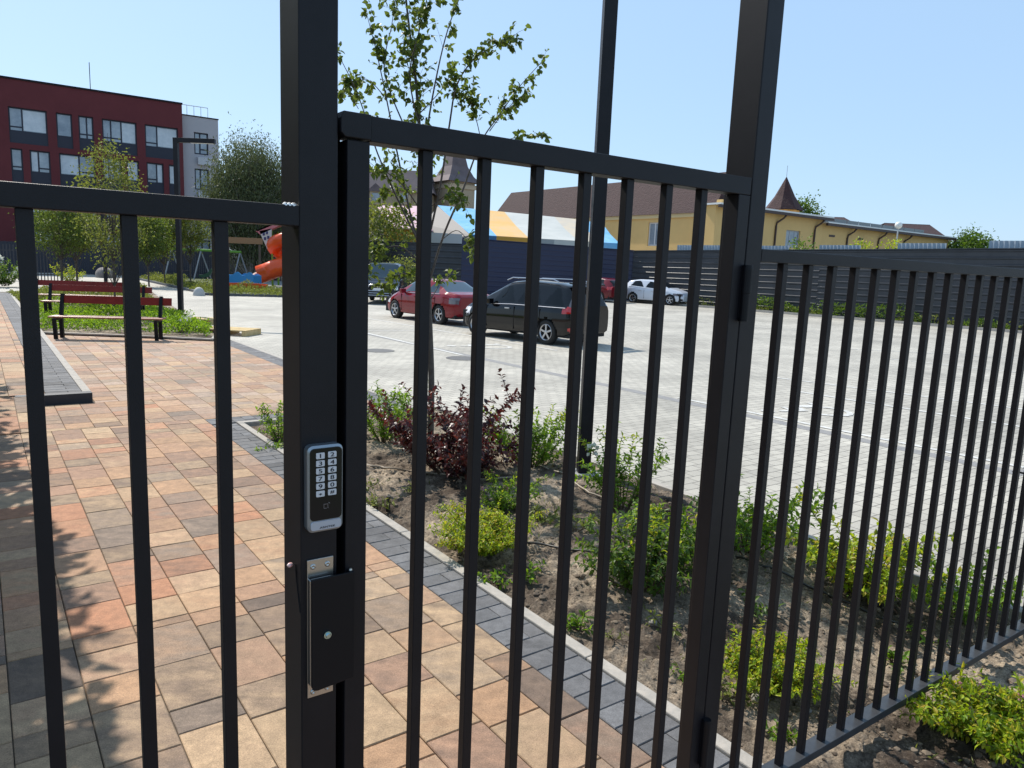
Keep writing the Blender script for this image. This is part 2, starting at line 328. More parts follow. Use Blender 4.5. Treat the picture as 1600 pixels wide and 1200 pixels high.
# kerbs: a real row of kerb stones
km = MB()
def kerb_line(u0, u1, v0, v1, z0, z1, L=1.0):
    if v1 - v0 > u1 - u0:
        v = v0
        while v < v1 - .01: b = min(v + L, v1); km.fbox(u0, u1, v + .003, b - .003, z0, z1, TP); v = b
    else:
        u = u0
        while u < u1 - .01: b = min(u + L, u1); km.fbox(u + .003, b - .003, v0, v1, z0, z1, TP); u = b
kerb_line(2.358, 2.428, -1.5, 8.55, -0.1, 0.012); kerb_line(2.358, 4.93, 8.552, 8.632, -0.1, 0.013); kerb_line(4.93, 5.01, -3, 8.55, -0.1, 0.014)
kerb_line(4.662, 4.758, 8.64, 17.5, -0.1, 0.004)
kerb_line(1.022, 1.118, 10.70, 35, -0.05, 0.124); 
tag(build('kerb_stones', km, KERB, bevel=0.006), kind='structure')
tag(build('step_edging', MB().fbox(0.30, 1.118, 10.565, 10.698, -0.05, 0.1235, TP), mat('dark_step_edge', (.025, .028, .035), .6), bevel=.006), kind='structure')  # near-black edging along the front of the step
# ramp up to the raised walk
rm_ = MB(); rm_.add([UV(-5.2, 9.0, 0.005), UV(0.42, 9.0, 0.005), UV(0.42, 10.6, 0.118), UV(-5.2, 10.6, 0.118), UV(0.42, 9.0, -0.03), UV(0.42, 10.6, -0.03)], [(0, 1, 2, 3), (1, 4, 5, 2)])
T = Tiles(); 
tag(build('ramp_base', rm_, JOINT), kind='structure')
T.rows(-4.34, 0.42, 9.0, 10.6, 0.0, PAL)
for k, p in enumerate(T.mb.v):
    u, v = inv(p); T.mb.v[k] = (p[0], p[1], p[2] + 0.010 + 0.1125 * max(0, (v - 9.0) / 1.6))
T.done('ramp_paving', PAVER)

# ------------------------------------------------------------------ soil bed
_VN = {}
def vnoise(x, y, seed):
    if seed not in _VN: _VN[seed] = np.random.RandomState(seed).rand(257, 257)
    r = _VN[seed]; xi = np.floor(x).astype(int); yi = np.floor(y).astype(int); fx = x - xi; fy = y - yi
    fx = fx * fx * (3 - 2 * fx); fy = fy * fy * (3 - 2 * fy); a = lambda i, j: r[(xi + i) % 257, (yi + j) % 257]
    return (a(0, 0) * (1 - fx) + a(1, 0) * fx) * (1 - fy) + (a(0, 1) * (1 - fx) + a(1, 1) * fx) * fy
def soil_z(u, v):
    u = np.asarray(u, float); v = np.asarray(v, float)
    z = 0.07 * (vnoise(u * 1.1 + 9, v * 1.1 + 31, 1) - .5) + 0.045 * (vnoise(u * 4 + 50, v * 4 + 50, 2) - .5) + 0.03 * (vnoise(u * 13 + 50, v * 13 + 50, 3) - .5) + 0.022 * (vnoise(u * 30 + 90, v * 30 + 90, 4) - .5) + 0.014 * (vnoise(u * 62 + 20, v * 62 + 30, 5) - .5)
    edge = np.clip(np.minimum(np.minimum((u - 2.43) / .35, (4.93 - u) / .35), np.minimum((8.55 - v) / .3, 1e9)), 0, 1)
    front = np.clip((v - 1.9) / 1.0, 0, 1)
    return -0.035 + z + 0.05 * edge * front - 0.02 * (1 - front)
def bed(name, u0, u1, v0, v1, step, zf, m, mask=None):
    us = np.arange(u0, u1 + step / 2, step); vs = np.arange(v0, v1 + step / 2, step)
    UU, VV = np.meshgrid(us, vs, indexing='ij'); Z = zf(UU, VV)
    X = UU * math.cos(TP) - VV * math.sin(TP); Y = UU * math.sin(TP) + VV * math.cos(TP)
    co = np.stack([X, Y, Z], -1).reshape(-1, 3); a, b = len(us), len(vs)
    idx = np.arange(a * b).reshape(a, b); q = np.stack([idx[:-1, :-1], idx[1:, :-1], idx[1:, 1:], idx[:-1, 1:]], -1).reshape(-1, 4)
    me = bpy.data.meshes.new(name); me.vertices.add(len(co)); me.vertices.foreach_set('co', co.ravel()); me.loops.add(q.size); me.loops.foreach_set('vertex_index', q.ravel().astype(np.int32))
    me.polygons.add(len(q)); me.polygons.foreach_set('loop_start', np.arange(0, q.size, 4, dtype=np.int32)); me.polygons.foreach_set('use_smooth', np.ones(len(q), bool)); me.materials.append(m); me.update(calc_edges=True); me.validate()
    return link(name, me)
tag(bed('soil_bed', 2.428, 4.93, -.6, 8.552, 0.0105, soil_z, SOIL), kind='structure')
rc = np.random.RandomState(5)
# clods and pebbles
cm = MB()
def clod(mb, c, r, rs):
    n = 6; ring = []
    vs = [(c[0], c[1], c[2] + r * .75)]
    for k in range(n):
        t = 2 * math.pi * k / n; q = r * rs.uniform(.7, 1.2); vs.append((c[0] + q * math.cos(t), c[1] + q * math.sin(t), c[2] + r * rs.uniform(.2, .5)))
    for k in range(n):
        t = 2 * math.pi * (k + .5) / n; q = r * rs.uniform(.8, 1.1); vs.append((c[0] + q * math.cos(t), c[1] + q * math.sin(t), c[2] - r * .4))
    mb.add(vs, [(0, 1 + k, 1 + (k + 1) % n) for k in range(n)] + [(1 + k, 7 + k, 1 + (k + 1) % n) for k in range(n)] + [(1 + (k + 1) % n, 7 + k, 7 + (k + 1) % n) for k in range(n)])
for _ in range(9000):
    u = rc.uniform(2.46, 4.9); v = rc.uniform(0.2, 8.5) if rc.rand() < .7 else rc.uniform(.2, 4); r = 0.003 + 0.020 * rc.rand() ** 6
    p = UV(u, v, float(soil_z(u, v))); clod(cm, p, r, rc)
tag(build('soil_crumbs', cm, mat('soil_crumb', (0.06, 0.045, 0.033), 0.95, noise=(3, (0.26, 0.2, 0.14))), smooth=False), 'loose clods and grit on the planting bed soil', 'soil', kind='stuff')

# ------------------------------------------------------------------ lot markings
MARK = mat('worn_road_paint', (0.64, 0.63, 0.6), 0.7, noise=(9, (0.40, 0.385, 0.345)))
def ribbon(mb, a, b, w_, z, lift=0):
    a = np.array(a, float); b = np.array(b, float); d = b - a; d[2] = 0; d /= np.linalg.norm(d); n = np.array([-d[1], d[0], 0]) * w_ / 2
    P = [a - n, b - n, b + n, a + n]; mb.add([(p[0], p[1], z) for p in P], [(0, 1, 2, 3)])
gl = MB(); ribbon(gl, G(560, 519), G(1600, 742), 0.22, 0.002); ribbon(gl, (5.4, 7.62, 0), (12, -1, 0), 0.22, 0.002)
tag(build('lot_drain_strip', gl, mat('dark_paver_row', (0.2, 0.195, 0.19), 0.8, noise=(8, (0.27, 0.26, 0.25)))), kind='structure')
wm = MB()
ribbon(wm, G(570, 520), G(722, 555), 0.10, 0.0065); ribbon(wm, G(1060, 622), G(1600, 731), 0.09, 0.0065)
ribbon(wm, G(560, 495), G(870, 548), 0.1, 0.006)
for a, b in [((576, 517), (648, 517)), ((1240, 611), (1600, 668)), ((1210, 590), (1600, 640)), ((1000, 498), (1300, 520)), ((1380, 560), (1600, 583)), ((1320, 545), (1600, 560))]: ribbon(wm, G(*a), G(*b), 0.10, 0.006)
tag(build('lot_line_markings', wm, MARK), kind='structure')
def wheelchair(c, ang, s):
    mb = MB(); e = np.array([math.cos(ang), math.sin(ang), 0]); n = np.array([-e[1], e[0], 0])
    P = lambda x, y: np.array([c[0], c[1], 0]) + e * x * s + n * y * s
    def poly(pts, w_):
        for a, b in zip(pts[:-1], pts[1:]):
            d = (P(*b) - P(*a)); L = np.linalg.norm(d); d = d / L * w_ * .3 * s; ribbon(mb, P(*a) - d, P(*b) + d, w_ * s, 0.0065 + 0.0004 * (len(mb.f) % 5))
    poly([(.42 * math.cos(t) - .1, .42 * math.sin(t) - .35) for t in np.linspace(R_(115), R_(385), 14)], .11)
    poly([(-.12, .55), (-.05, .05), (.32, .03), (.48, -.55), (.68, -.5)], .12); poly([(-.08, .3), (.25, .3)], .1)
    mb.add([P(-.12 + .13 * math.cos(t), .82 + .13 * math.sin(t)) + np.array([0, 0, .0068]) for t in np.linspace(0, 2 * math.pi, 15)[:-1]], [tuple(range(14))])
    return tag(build('accessible_bay_symbol', mb, MARK), kind='structure')
wheelchair(G(752, 541), R_(100), 0.9); wheelchair(G(1258, 641), R_(100), 0.8)
mh = MB(); MHM = mat('cast_iron', (0.07, 0.065, 0.06), 0.6, noise=(40, (0.12, 0.115, 0.11)))
for i, (px, py) in enumerate(((722, 560), (592, 548))):
    mb = MB(); mb.lathe(G(px, py), (0, 0, 1), [(0.34, 0.0), (0.34, 0.006), (0.30, 0.007), (0.29, 0.004), (0.0, 0.005)], 28)
    tag(build('manhole_cover', mb, MHM), ('round cast iron manhole cover behind the maroon shrub in the grey lot', 'round cast iron manhole cover beside the gate stile in the grey lot')[i], 'manhole cover', 'manhole covers in the lot')

# ------------------------------------------------------------------ fence and gate
Z_ = (0, 0, 1); FD = 1.45
EF = (math.cos(TF), math.sin(TF), 0); NF = (-math.sin(TF), math.cos(TF), 0)
def fence_run(name, label, s0, s1, ztop, zbot, bars, zb0, bottom_mat=None):
    t = thing(name, FV((s0 + s1) / 2, FD + .02, zb0), label, 'fence')
    build('top_rail', MB().fbox(s0, s1, FD, FD + .04, ztop - .04, ztop), ANTH, t, bevel=.002)
    build('bottom_rail', MB().fbox(s0, s1, FD - .012, FD + .052, zbot, zbot + .035), bottom_mat or ANTH, t, bevel=.002)
    for b in bars:
        build('bar', MB().fbox(b - .0255, b, FD + .008, FD + .033, zbot + .035, ztop - .04), ANTH, t, bevel=.0015)
    return t
lf = fence_run('metal_fence', 'left run of dark steel bar fence in front of the coloured paving and benches', -1.5, .4995, 2.022, .06, [0.0605 + .1534 * k for k in range(-9, 3)], .0)
rf = fence_run('metal_fence', 'right run of dark steel bar fence crossing the planting bed', 1.954, 9.5, 2.007, .035, [2.108 + .1404 * k for k in range(0, 52)], -.03, mat('sunlit_rail_coat', (.035, .037, .042), .33, noise=(14, (.055, .057, .06))))  # bottom rail coat lightened to carry sky and sun reflection in its colour
wl = MB()
for k in range(9): wl.lathe(FV(.474 + .0026 * k, FD + .006 + .003 * (k % 3), 2.020), Z_, [(.0065, 0), (.006, .003), (.003, .006), (0, .007)], 8)
build('weld_bead', wl, mat('bright_weld', (0.75, 0.72, 0.68), .3, .8), lf)
pl_ = thing('gate_post', FV(.54, FD + .055, 0), 'tall dark square steel post carrying the keypad, left of the gate', 'post')
build('post_tube', MB().fbox(.4995, .5790, FD, FD + .112, 0, 3.3), ANTH, pl_, bevel=.003)
build('base_plate', MB().fbox(.45, .63, FD - .04, FD + .16, .002, .012), ANTH, pl_)
build('closing_strip', MB().fbox(.5795, .604, FD + .052, FD + .058, .02, 2.2), ANTH, pl_)
pr_ = thing('gate_post', FV(1.915, FD + .052, 0), 'tall dark square steel hinge post between the gate and the right fence', 'post')
build('post_tube', MB().fbox(1.8785, 1.9535, FD, FD + .104, -.02, 3.3), ANTH, pr_, bevel=.003)
build('base_plate', MB().fbox(1.84, 2.0, FD - .04, FD + .15, -.004, .008), ANTH, pr_)
gt = thing('entrance_gate', FV(1.24, FD + .025, .03), 'dark steel pedestrian gate of seven bars between the two tall posts', 'gate')
build('frame_stile', MB().fbox(.5985, .6475, FD + .0, FD + .05, .06, 2.16), ANTH, gt, bevel=.002)
build('frame_stile', MB().fbox(1.8225, 1.8745, FD + .0, FD + .05, .06, 2.16), ANTH, gt, bevel=.002)
build('top_rail', MB().fbox(.6485, 1.8745, FD, FD + .05, 2.161, 2.212), ANTH, gt, bevel=.002)
build('bottom_rail', MB().fbox(.648, 1.822, FD + .001, FD + .049, .06, .11), ANTH, gt, bevel=.002)
sp_ = MB(); pp = [(.583, 2.2), (.588, 2.213), (.6475, 2.213), (.6475, 2.163), (.592, 2.163), (.583, 2.172)]
sp_.slab([FV(a, FD - .006, b) for a, b in pp], np.array(NF) * .056); build('stop_plate', sp_, ANTH, gt, bevel=.002)
for s in (.8002, .9526, 1.1055, 1.2560, 1.4045, 1.5530, 1.6961):
    build('bar', MB().fbox(s - .0255, s, FD + .01, FD + .035, .11, 2.161), ANTH, gt, bevel=.0015)
for z in (1.875, .37):
    h = build('hinge', MB().lathe(FV(1.877, FD - .012, z - .09), Z_, [(0, 0), (.014, 0), (.014, .085), (.0155, .086), (.0155, .16), (.014, .17), (0, .17)], 16), BLACKM, gt, smooth=False)
    build('hinge_leaf', MB().fbox(1.862, 1.892, FD - .006, FD - .0005, z - .08, z + .07), BLACKM, h)

# keypad on the left post
KS0, KS1, KZ0, KZ1 = .5065, .5835, 1.354, 1.540
def rrect(cx, cz, w_, h_, r, n=6):
    out = []
    for qx, qz, a0 in ((1, 1, 0), (-1, 1, 90), (-1, -1, 180), (1, -1, 270)):
        for k in range(n + 1):
            a = R_(a0 + 90 * k / n); out.append((cx + qx * (w_ / 2 - r) + r * math.cos(a), cz + qz * (h_ / 2 - r) + r * math.sin(a)))
    return out
def plate(mb, pts, v0, v1, inset=0.0):
    c = np.mean(np.array(pts), 0); n = len(pts)
    back = [FV(a, v0, z) for a, z in pts]; fr = [FV(a, v1 + inset, z) for a, z in pts]; fi = [FV(c[0] + (a - c[0]) * (1 - inset * 2 / .05), v1, c[1] + (z - c[1]) * (1 - inset * 1.2 / .05)) for a, z in pts]
    fs = [(i, (i + 1) % n, n + (i + 1) % n, n + i) for i in range(n)] + [(n + i, n + (i + 1) % n, 2 * n + (i + 1) % n, 2 * n + i) for i in range(n)] + [tuple(range(2 * n, 3 * n))]
    mb.add(back + fr + fi, fs)
kc, kz = (KS0 + KS1) / 2 , (KZ0 + KZ1) / 2
KP = thing('access_keypad', FV(kc, FD, KZ0), 'silver and black access keypad with numbered buttons on the left gate post', 'keypad')
m_ = MB(); plate(m_, rrect(kc, kz, .0765, .186, .012), FD - .0005, FD - .022, .0022)
build('casing', m_, mat('satin_silver', (0.30, 0.34, 0.38), .32, .75), KP)
m_ = MB(); plate(m_, rrect(kc + .001, kz + .0100, .0690, .155, .009), FD - .0215, FD - .0235, .0004)
build('front_panel', m_, mat('gloss_black', (.004, .004, .006), .12), KP)
m_ = MB(); plate(m_, rrect(kc + .001, kz - .079, .0665, .0190, .006), FD - .0218, FD - .0238, .0004)
build('lower_strip', m_, mat('silver_strip', (.5, .55, .66), .35, .5), KP)
KEYM = mat('key_white', (.62, .62, .64), .35); INK = mat('key_ink', (.01, .012, .025), .5)
def text_mesh(s, size, ext=.0002):
    cu = bpy.data.curves.new('t', 'FONT'); cu.body = s; cu.size = size; cu.extrude = ext; cu.align_x = 'CENTER'; cu.align_y = 'CENTER'; cu.space_character = 1.05
    to = bpy.data.objects.new('t', cu); COL.objects.link(to); dg = bpy.context.evaluated_depsgraph_get(); me = bpy.data.meshes.new_from_object(to.evaluated_get(dg))
    vs = [tuple(v.co) for v in me.vertices]; fs = [tuple(p.vertices) for p in me.polygons]; bpy.data.objects.remove(to); return vs, fs
def put_text(name, s, size, cs, cz, v, m, parent, wide=1.25, bold=0):
    vs, fs = text_mesh(s, size); mb = MB(); xs = [p[0] for p in vs]; ys = [p[1] for p in vs]; ox, oy = (max(xs) + min(xs)) / 2, (max(ys) + min(ys)) / 2
    for k in range(1 + bold):
        d = (k - bold / 2) * .0002
        mb.add([FV(cs + (p[0] - ox) * wide + d, v - p[2] - .0001, cz + p[1] - oy) for p in vs], fs)
    return build(name, mb, m, parent)
labs = ['1', '2', '3', '4', '5', '6', '7', '8', '9', '0', '*', '#']
for i, L in enumerate(labs):
    cs = kc + .001 + (-.0128 if i % 2 == 0 else .0128); cz = kz + .072 - .0163 * (i // 2) - (.0 if i % 2 == 0 else -.0006)
    mk = MB(); plate(mk, rrect(cs, cz, .0182, .0128, .0018, 3), FD - .0232, FD - .0248, .0003); k_ = build('key', mk, KEYM, KP)
    put_text('digit', L, .0125 if L not in '*#' else .0105, cs, cz - (.0008 if L == '*' else 0), FD - .0249, INK, k_, 1.5, 3)
# card reader symbol and maker's name
mb = MB(); pc = (kc + .001, kz - .038)
for a, b in (((-.005, .0045), (.003, .0045)), ((-.005, .0045), (-.005, -.0045)), ((-.005, -.0045), (.001, -.0045)), ((.0035, .0045), (.0035, -.0035)), ((.0035, -.0035), (.005, -.005))):
    A = np.array(FV(pc[0] + a[0], FD - .0237, pc[1] + a[1])); B = np.array(FV(pc[0] + b[0], FD - .0237, pc[1] + b[1])); mb.tube([A, B], .0004, 5)
for r in (.0018, .0032): mb.tube([FV(pc[0] + .0045 + r * math.cos(t), FD - .0237, pc[1] + .0045 + r * math.sin(t)) for t in np.linspace(R_(0), R_(90), 5)], .0003, 4)
build('card_symbol', mb, mat('symbol_grey', (.3, .25, .24), .5), KP)
put_text('maker_name', 'ARNTEK', .0066, kc + .004, kz - .0835, FD - .0238, INK, KP, 1.3, 2)
# lock keep plate with cover
LK = thing('gate_lock', FV(.55, FD, .98), 'black lock cover box over a steel strike plate below the keypad', 'lock')
build('strike_plate', MB().fbox(.5115, .5695, FD - .0045, FD - .0003, .970, 1.2875), STEEL, LK, bevel=.0008)
cv = MB(); cv.fbox(.5120, .5150, FD - .019, FD - .0048, 1.006, 1.247); cv.fbox(.5153, .560, FD - .0155, FD - .0125, 1.007, 1.2485)
build('bracket', cv, STEEL, LK, bevel=.0008)
cv = MB(); poly = [(.5145, 1.250), (.611, 1.250), (.611, 1.000), (.528, .993), (.519, .995), (.5145, 1.004)]
cv.slab([FV(a, FD - .0235, z) for a, z in poly], np.array(NF) * .007); build('cover', cv, BLACKM, LK, bevel=.0015)
cv = MB(); cv.fbox(.6045, .611, FD - .0162, FD - .001, 1.003, 1.248); build('cover_return', cv, BLACKM, LK)
b_ = MB(); b_.lathe(FV(.5485, FD - .0237, 1.119), tuple(-c for c in NF), [(0, .0085), (.0045, .0085), (.0052, .0075), (.0052, .004), (.0085, .0035), (.0085, 0)], 14)
build('bolt', b_, ZINC, LK)
for a, z in ((.524, 1.272), (.556, 1.272), (.524, .9825), (.556, .9825)):
    q = MB(); q.lathe(FV(a, FD - .0046, z), tuple(-c for c in NF), [(.0062, 0), (.0062, .001), (.0052, .0022), (.002, .0026), (.0015, .0008), (0, .0008)], 16); build('screw', q, STEEL, LK, smooth=True)
q = MB(); q.lathe(FV(.606, FD - .012, 1.250), Z_, [(0, .0), (.004, 0), (.003, .004), (0, .005)], 10); build('lock_pin', q, STEEL, LK)
# small indicator lamp on the side of the post
IL = thing('indicator_lamp', FV(.499, FD + .06, 1.44), 'tiny red and white indicator bulb on a wire beside the lock', 'indicator lamp')
pz = atY(455, 898, 1.0); pz = FV(.486, FD + .028, 1.272)
q = MB(); q.lathe(pz, (-.2, -.9, .2), [(0, .009), (.004, .007), (.0052, .002), (.005, -.003), (0, -.004)], 14); build('bulb', q, mat('red_plastic', (.75, .25, .25), .25, noise=(90, (.85, .85, .8))), IL, smooth=True)
q = MB(); q.tube([pz, FV(.498, FD + .03, 1.270), FV(.4988, FD + .028, 1.24), FV(.4988, FD + .004, 1.17)], .0012, 6); build('wire', q, BLACKM, IL)

# ------------------------------------------------------------------ vegetation helpers
def nrm(a): return a / (np.linalg.norm(a, axis=-1, keepdims=True) + 1e-9)
def leaf_mesh(P, D, N, size, wid, rs, fold=0.25, detail=2):
    """P leaf bases, D directions, N normals (n,3). One folded leaf each; returns verts, faces, rnd per face"""
    n = len(P); D = nrm(D); S = nrm(np.cross(D, N)); N = np.cross(S, D); L = (size * rs.uniform(.65, 1.2, n))[:, None]; W = L * wid
    if detail == 1:
        V = np.stack([P, P + D * L * .5 + S * W * .5 + N * W * fold, P + D * L - N * L * .12, P + D * L * .5 - S * W * .5 + N * W * fold], 1)
        fl = [(0, 1, 2), (0, 2, 3)]
    else:
        V = np.stack([P, P + D * L * .35 + N * L * .02, P + D * L * .7 - N * L * .02, P + D * L - N * L * .14,
                      P + D * L * .28 + S * W * .46 + N * W * fold, P + D * L * .66 + S * W * .36 + N * W * fold * .6,
                      P + D * L * .28 - S * W * .46 + N * W * fold, P + D * L * .66 - S * W * .36 + N * W * fold * .6], 1)
        fl = [(0, 4, 1), (1, 4, 5, 2), (2, 5, 3), (0, 1, 6), (1, 2, 7, 6), (2, 3, 7)]
    k = V.shape[1]; fs = [tuple(i * k + j for j in f) for i in range(n) for f in fl]
    r = rs.rand(n); rf = np.repeat(r, len(fl))
    return V.reshape(-1, 3), fs, rf
def leaf_obj(name, parts, m, parent, local=False):
    V = []; Fc = []; Rr = []; b = 0
    for v, f, r in parts:
        V.append(v); Fc += [tuple(b + i for i in q) for q in f]; Rr.append(r); b += len(v)
    V = np.concatenate(V); Rr = np.concatenate(Rr)
    if parent is not None and not local: V = V - np.array(parent.location)
    me = bpy.data.meshes.new(name); me.from_pydata(V.tolist(), [], Fc); me.materials.append(m)
    at = me.attributes.new('rnd', 'FLOAT', 'FACE'); at.data.foreach_set('value', Rr.astype(np.float32)); me.update()
    return link(name, me, parent)
def rdir(rs, n, up=0.0):
    v = rs.normal(size=(n, 3)); v[:, 2] += up; return nrm(v)
L_GREEN = leafmat('leaf_spring_green', [(0.035, 0.085, 0.008), (0.09, 0.20, 0.014), (0.20, 0.34, 0.02)], .5, (0.40, 0.60, 0.02))
L_YEL = leafmat('leaf_yellow_green', [(0.05, 0.10, 0.008), (0.17, 0.30, 0.010), (0.38, 0.50, 0.02), (0.50, 0.34, 0.04)], .5, (0.62, 0.68, 0.02))
L_DARK = leafmat('leaf_dark_green', [(0.02, 0.05, 0.010), (0.05, 0.11, 0.014), (0.12, 0.19, 0.02)], .45, (0.24, 0.38, 0.02))
L_LIND = leafmat('leaf_linden', [(0.035, 0.06, 0.012), (0.08, 0.12, 0.02), (0.15, 0.19, 0.03)], .38, (0.27, 0.36, 0.035))
L_MAR = leafmat('leaf_maroon', [(0.012, 0.006, 0.008), (0.035, 0.01, 0.012), (0.09, 0.02, 0.018), (0.15, 0.05, 0.03)], .3, (0.24, 0.03, 0.025), .35)
L_OLIVE = leafmat('leaf_olive', [(0.05, 0.07, 0.015), (0.14, 0.17, 0.03), (0.25, 0.27, 0.055)], .4, (0.34, 0.38, 0.05))
L_BIRCH = leafmat('leaf_birch', [(0.045, 0.06, 0.025), (0.09, 0.11, 0.04), (0.15, 0.165, 0.07)], .3, (0.18, 0.22, 0.06))
PETAL = leafmat('petal_white', [(0.6, 0.62, 0.5), (0.8, 0.8, 0.72)], .3, (0.8, 0.8, 0.7))
PINK = leafmat('petal_pink', [(0.5, 0.18, 0.22), (0.7, 0.4, 0.42)], .3, (0.7, 0.3, 0.35))
TWIG = mat('twig', (0.09, 0.06, 0.035), 0.8)

def shrub(name, base, H, Rr, nst, leaf, m, label, seed, wid=.55, spacing=None, arch=.5, spread=1.0, mat2=None, flowers=None, start=.12, cat='shrub', group=None, hj=(.55, 1.05), twigs=2, upto=None):
    rs = np.random.RandomState(seed); t = thing(name, base, label, cat, group); base = np.array(base, float)
    st = MB(); P = []; D = []; N = []
    sp = spacing or leaf * .55
    def stem(p, d, L, r0, lev):
        k = max(5, int(L / .03)); pts = [p.copy()]; q = p.copy(); d = d.copy()
        for i in range(k):
            d = d + rs.normal(size=3) * .05 + np.array([0, 0, -.5 * arch * (i / k) ** 2 * .35]); d[2] += 0.01; d = d / np.linalg.norm(d); q = q + d * L / k; pts.append(q.copy())
            if lev == 0 and twigs and .2 < i / k < .85 and rs.rand() < twigs * 1.6 / k:
                dd = d * .55 + rs.normal(size=3) * .5; dd[2] = abs(dd[2]) * .7 + .1; stem(q, dd / np.linalg.norm(dd), L * rs.uniform(.25, .45), r0 * .5, 1)
        st.tube(pts, [r0 * (1 - .75 * i / k) for i in range(k + 1)], 4, False)
        pts = np.array(pts); dist = L * (start if lev == 0 else .1); a0 = rs.uniform(0, 6.3)
        while dist < L:
            f = dist / L * k; i = min(int(f), k - 1); pp = pts[i] + (pts[i + 1] - pts[i]) * (f - i); dv = nrm(pts[i + 1] - pts[i]); a0 += 1.57 + rs.uniform(-.3, .3)
            u = nrm(np.cross(dv, [.3, .2, .9])); w2 = np.cross(dv, u)
            for o in (0, math.pi):
                rad = math.cos(a0 + o) * u + math.sin(a0 + o) * w2; dl = rad * .8 + dv * .5 + rs.normal(size=3) * .22 + np.array([0, 0, -.1]); P.append(pp); D.append(dl); N.append(np.array([0, 0, 1.0]) + rs.normal(size=3) * .35 - rad * .2)
            dist += sp * rs.uniform(.7, 1.3)
    for i in range(nst):
        a = rs.uniform(0, 2 * math.pi); rr = math.sqrt(rs.rand()); tilt = rr * spread; L = H * rs.uniform(*hj) / max(.55, math.cos(min(tilt * .8, 1.1)))
        d = np.array([math.cos(a) * math.sin(tilt), math.sin(a) * math.sin(tilt), math.cos(tilt)])
        stem(base + np.array([math.cos(a), math.sin(a), 0]) * rr * Rr * .3, d, L, .0035 + H * .004, 0)
    build('stems', st, TWIG, t)
    P = np.array(P); D = np.array(D); N = np.array(N)
    if mat2 is not None:
        msk = P[:, 2] > base[2] + H * .72; msk &= rs.rand(len(P)) < .6
        leaf_obj('young_leaves', [leaf_mesh(P[msk], D[msk], N[msk], leaf * .9, wid, rs)], mat2, t); P, D, N = P[~msk], D[~msk], N[~msk]
    leaf_obj('leaves', [leaf_mesh(P, D, N, leaf, wid, rs)], m, t)
    if flowers:
        n, fs, fm = flowers
        for _ in range(n):
            j = P[rs.randint(len(P))]
            if j[2] < base[2] + H * .5: continue
            c = j + np.array([0, 0, .01]); k = 26; q = rdir(rs, k, .6)
            leaf_obj('flower_head', [leaf_mesh(c + q * fs * .4, q + rs.normal(size=(k, 3)) * .3, rdir(rs, k), fs * .5, .8, rs, detail=1)], fm, t)
    return t
def GS(px, py):                                   # point on the soil surface seen at this pixel
    z = -.03
    for _ in range(4):
        p = G(px, py, z); u, v = inv(p); z = float(soil_z(u, v))
    return p

shrub('ninebark_shrub', GS(705, 742), .66, .38, 36, .062, L_MAR, 'dark maroon leaved shrub with arching shoots in the planting bed', 3, .6, .035, .5, .98, hj=(.4, 1.28), twigs=3)
shrub('green_shrub', GS(437, 690), .42, .2, 16, .04, L_GREEN, 'small green shrub at the near corner of the bed beside the left post', 4, spread=.9)
shrub('green_shrub', GS(600, 690), .62, .28, 22, .045, L_GREEN, 'bright green shrub left of the maroon one behind the gate stile', 5, spread=.9)
shrub('green_shrub', GS(832, 728), .62, .36, 30, .048, L_GREEN, 'light green shrub just right of the maroon one by the lamp pole', 6, mat2=L_YEL, spread=.85)
shrub('spirea_shrub', GS(783, 797), .30, .2, 34, .030, L_GREEN, 'low rounded green spirea with small pink flowers below the maroon shrub', 7, .5, flowers=(4, .03, PINK), spread=1.0, hj=(.6, .95), mat2=L_YEL)
shrub('spirea_shrub', GS(752, 862), .27, .2, 110, .028, L_YEL, 'rounded yellow green spirea nearest the grey edging behind the gate bars', 8, .5, spread=1.05, hj=(.6, 1.0))
shrub('green_shrub', GS(968, 800), .64, .24, 18, .048, L_GREEN, 'tall light green shrub right of the lamp pole foot', 9, .5, spread=.65, flowers=(2, .075, PETAL), mat2=L_YEL)
shrub('dark_shrub', GS(1010, 922), .46, .30, 48, .048, L_DARK, 'broad dark green shrub with some yellow tips in the middle of the bed', 10, .5, spread=1.1, mat2=L_YEL, hj=(.5, 1.05))
shrub('green_shrub', GS(1052, 880), .44, .26, 20, .05, L_GREEN, 'mid green shrub behind the dark one by the right gate stile', 12, .5, spread=.9, flowers=(2, .06, PETAL))
shrub('green_shrub', GS(1165, 860), .50, .32, 26, .05, L_GREEN, 'leafy green shrub with long side shoots right of the hinge post', 13, .5, spread=1.0, hj=(.5, 1.15))
shrub('yellow_shrub', GS(1350, 930), .52, .32, 40, .05, L_YEL, 'bright yellow green shrub behind the right fence against the lot kerb', 14, .5, spread=.95, hj=(.5, 1.1))
shrub('yellow_shrub', GS(1500, 960), .36, .3, 18, .045, L_GREEN, 'green low shrub behind the right fence near its far end', 141, .5, spread=.95)
shrub('spirea_shrub', GS(1200, 1070), .22, .2, 100, .028, L_YEL, 'compact yellow spirea with orange tips directly behind the right fence', 15, .5, spread=1.1, hj=(.6, .95))
fp = G(1535, 1150, -.06)
shrub('spirea_shrub', fp, .185, .3, 120, .033, L_YEL, 'large yellow green spirea with pink flowers on the near side of the right fence', 16, .5, spread=1.2, hj=(.6, .98), flowers=(9, .022, PINK), twigs=3)
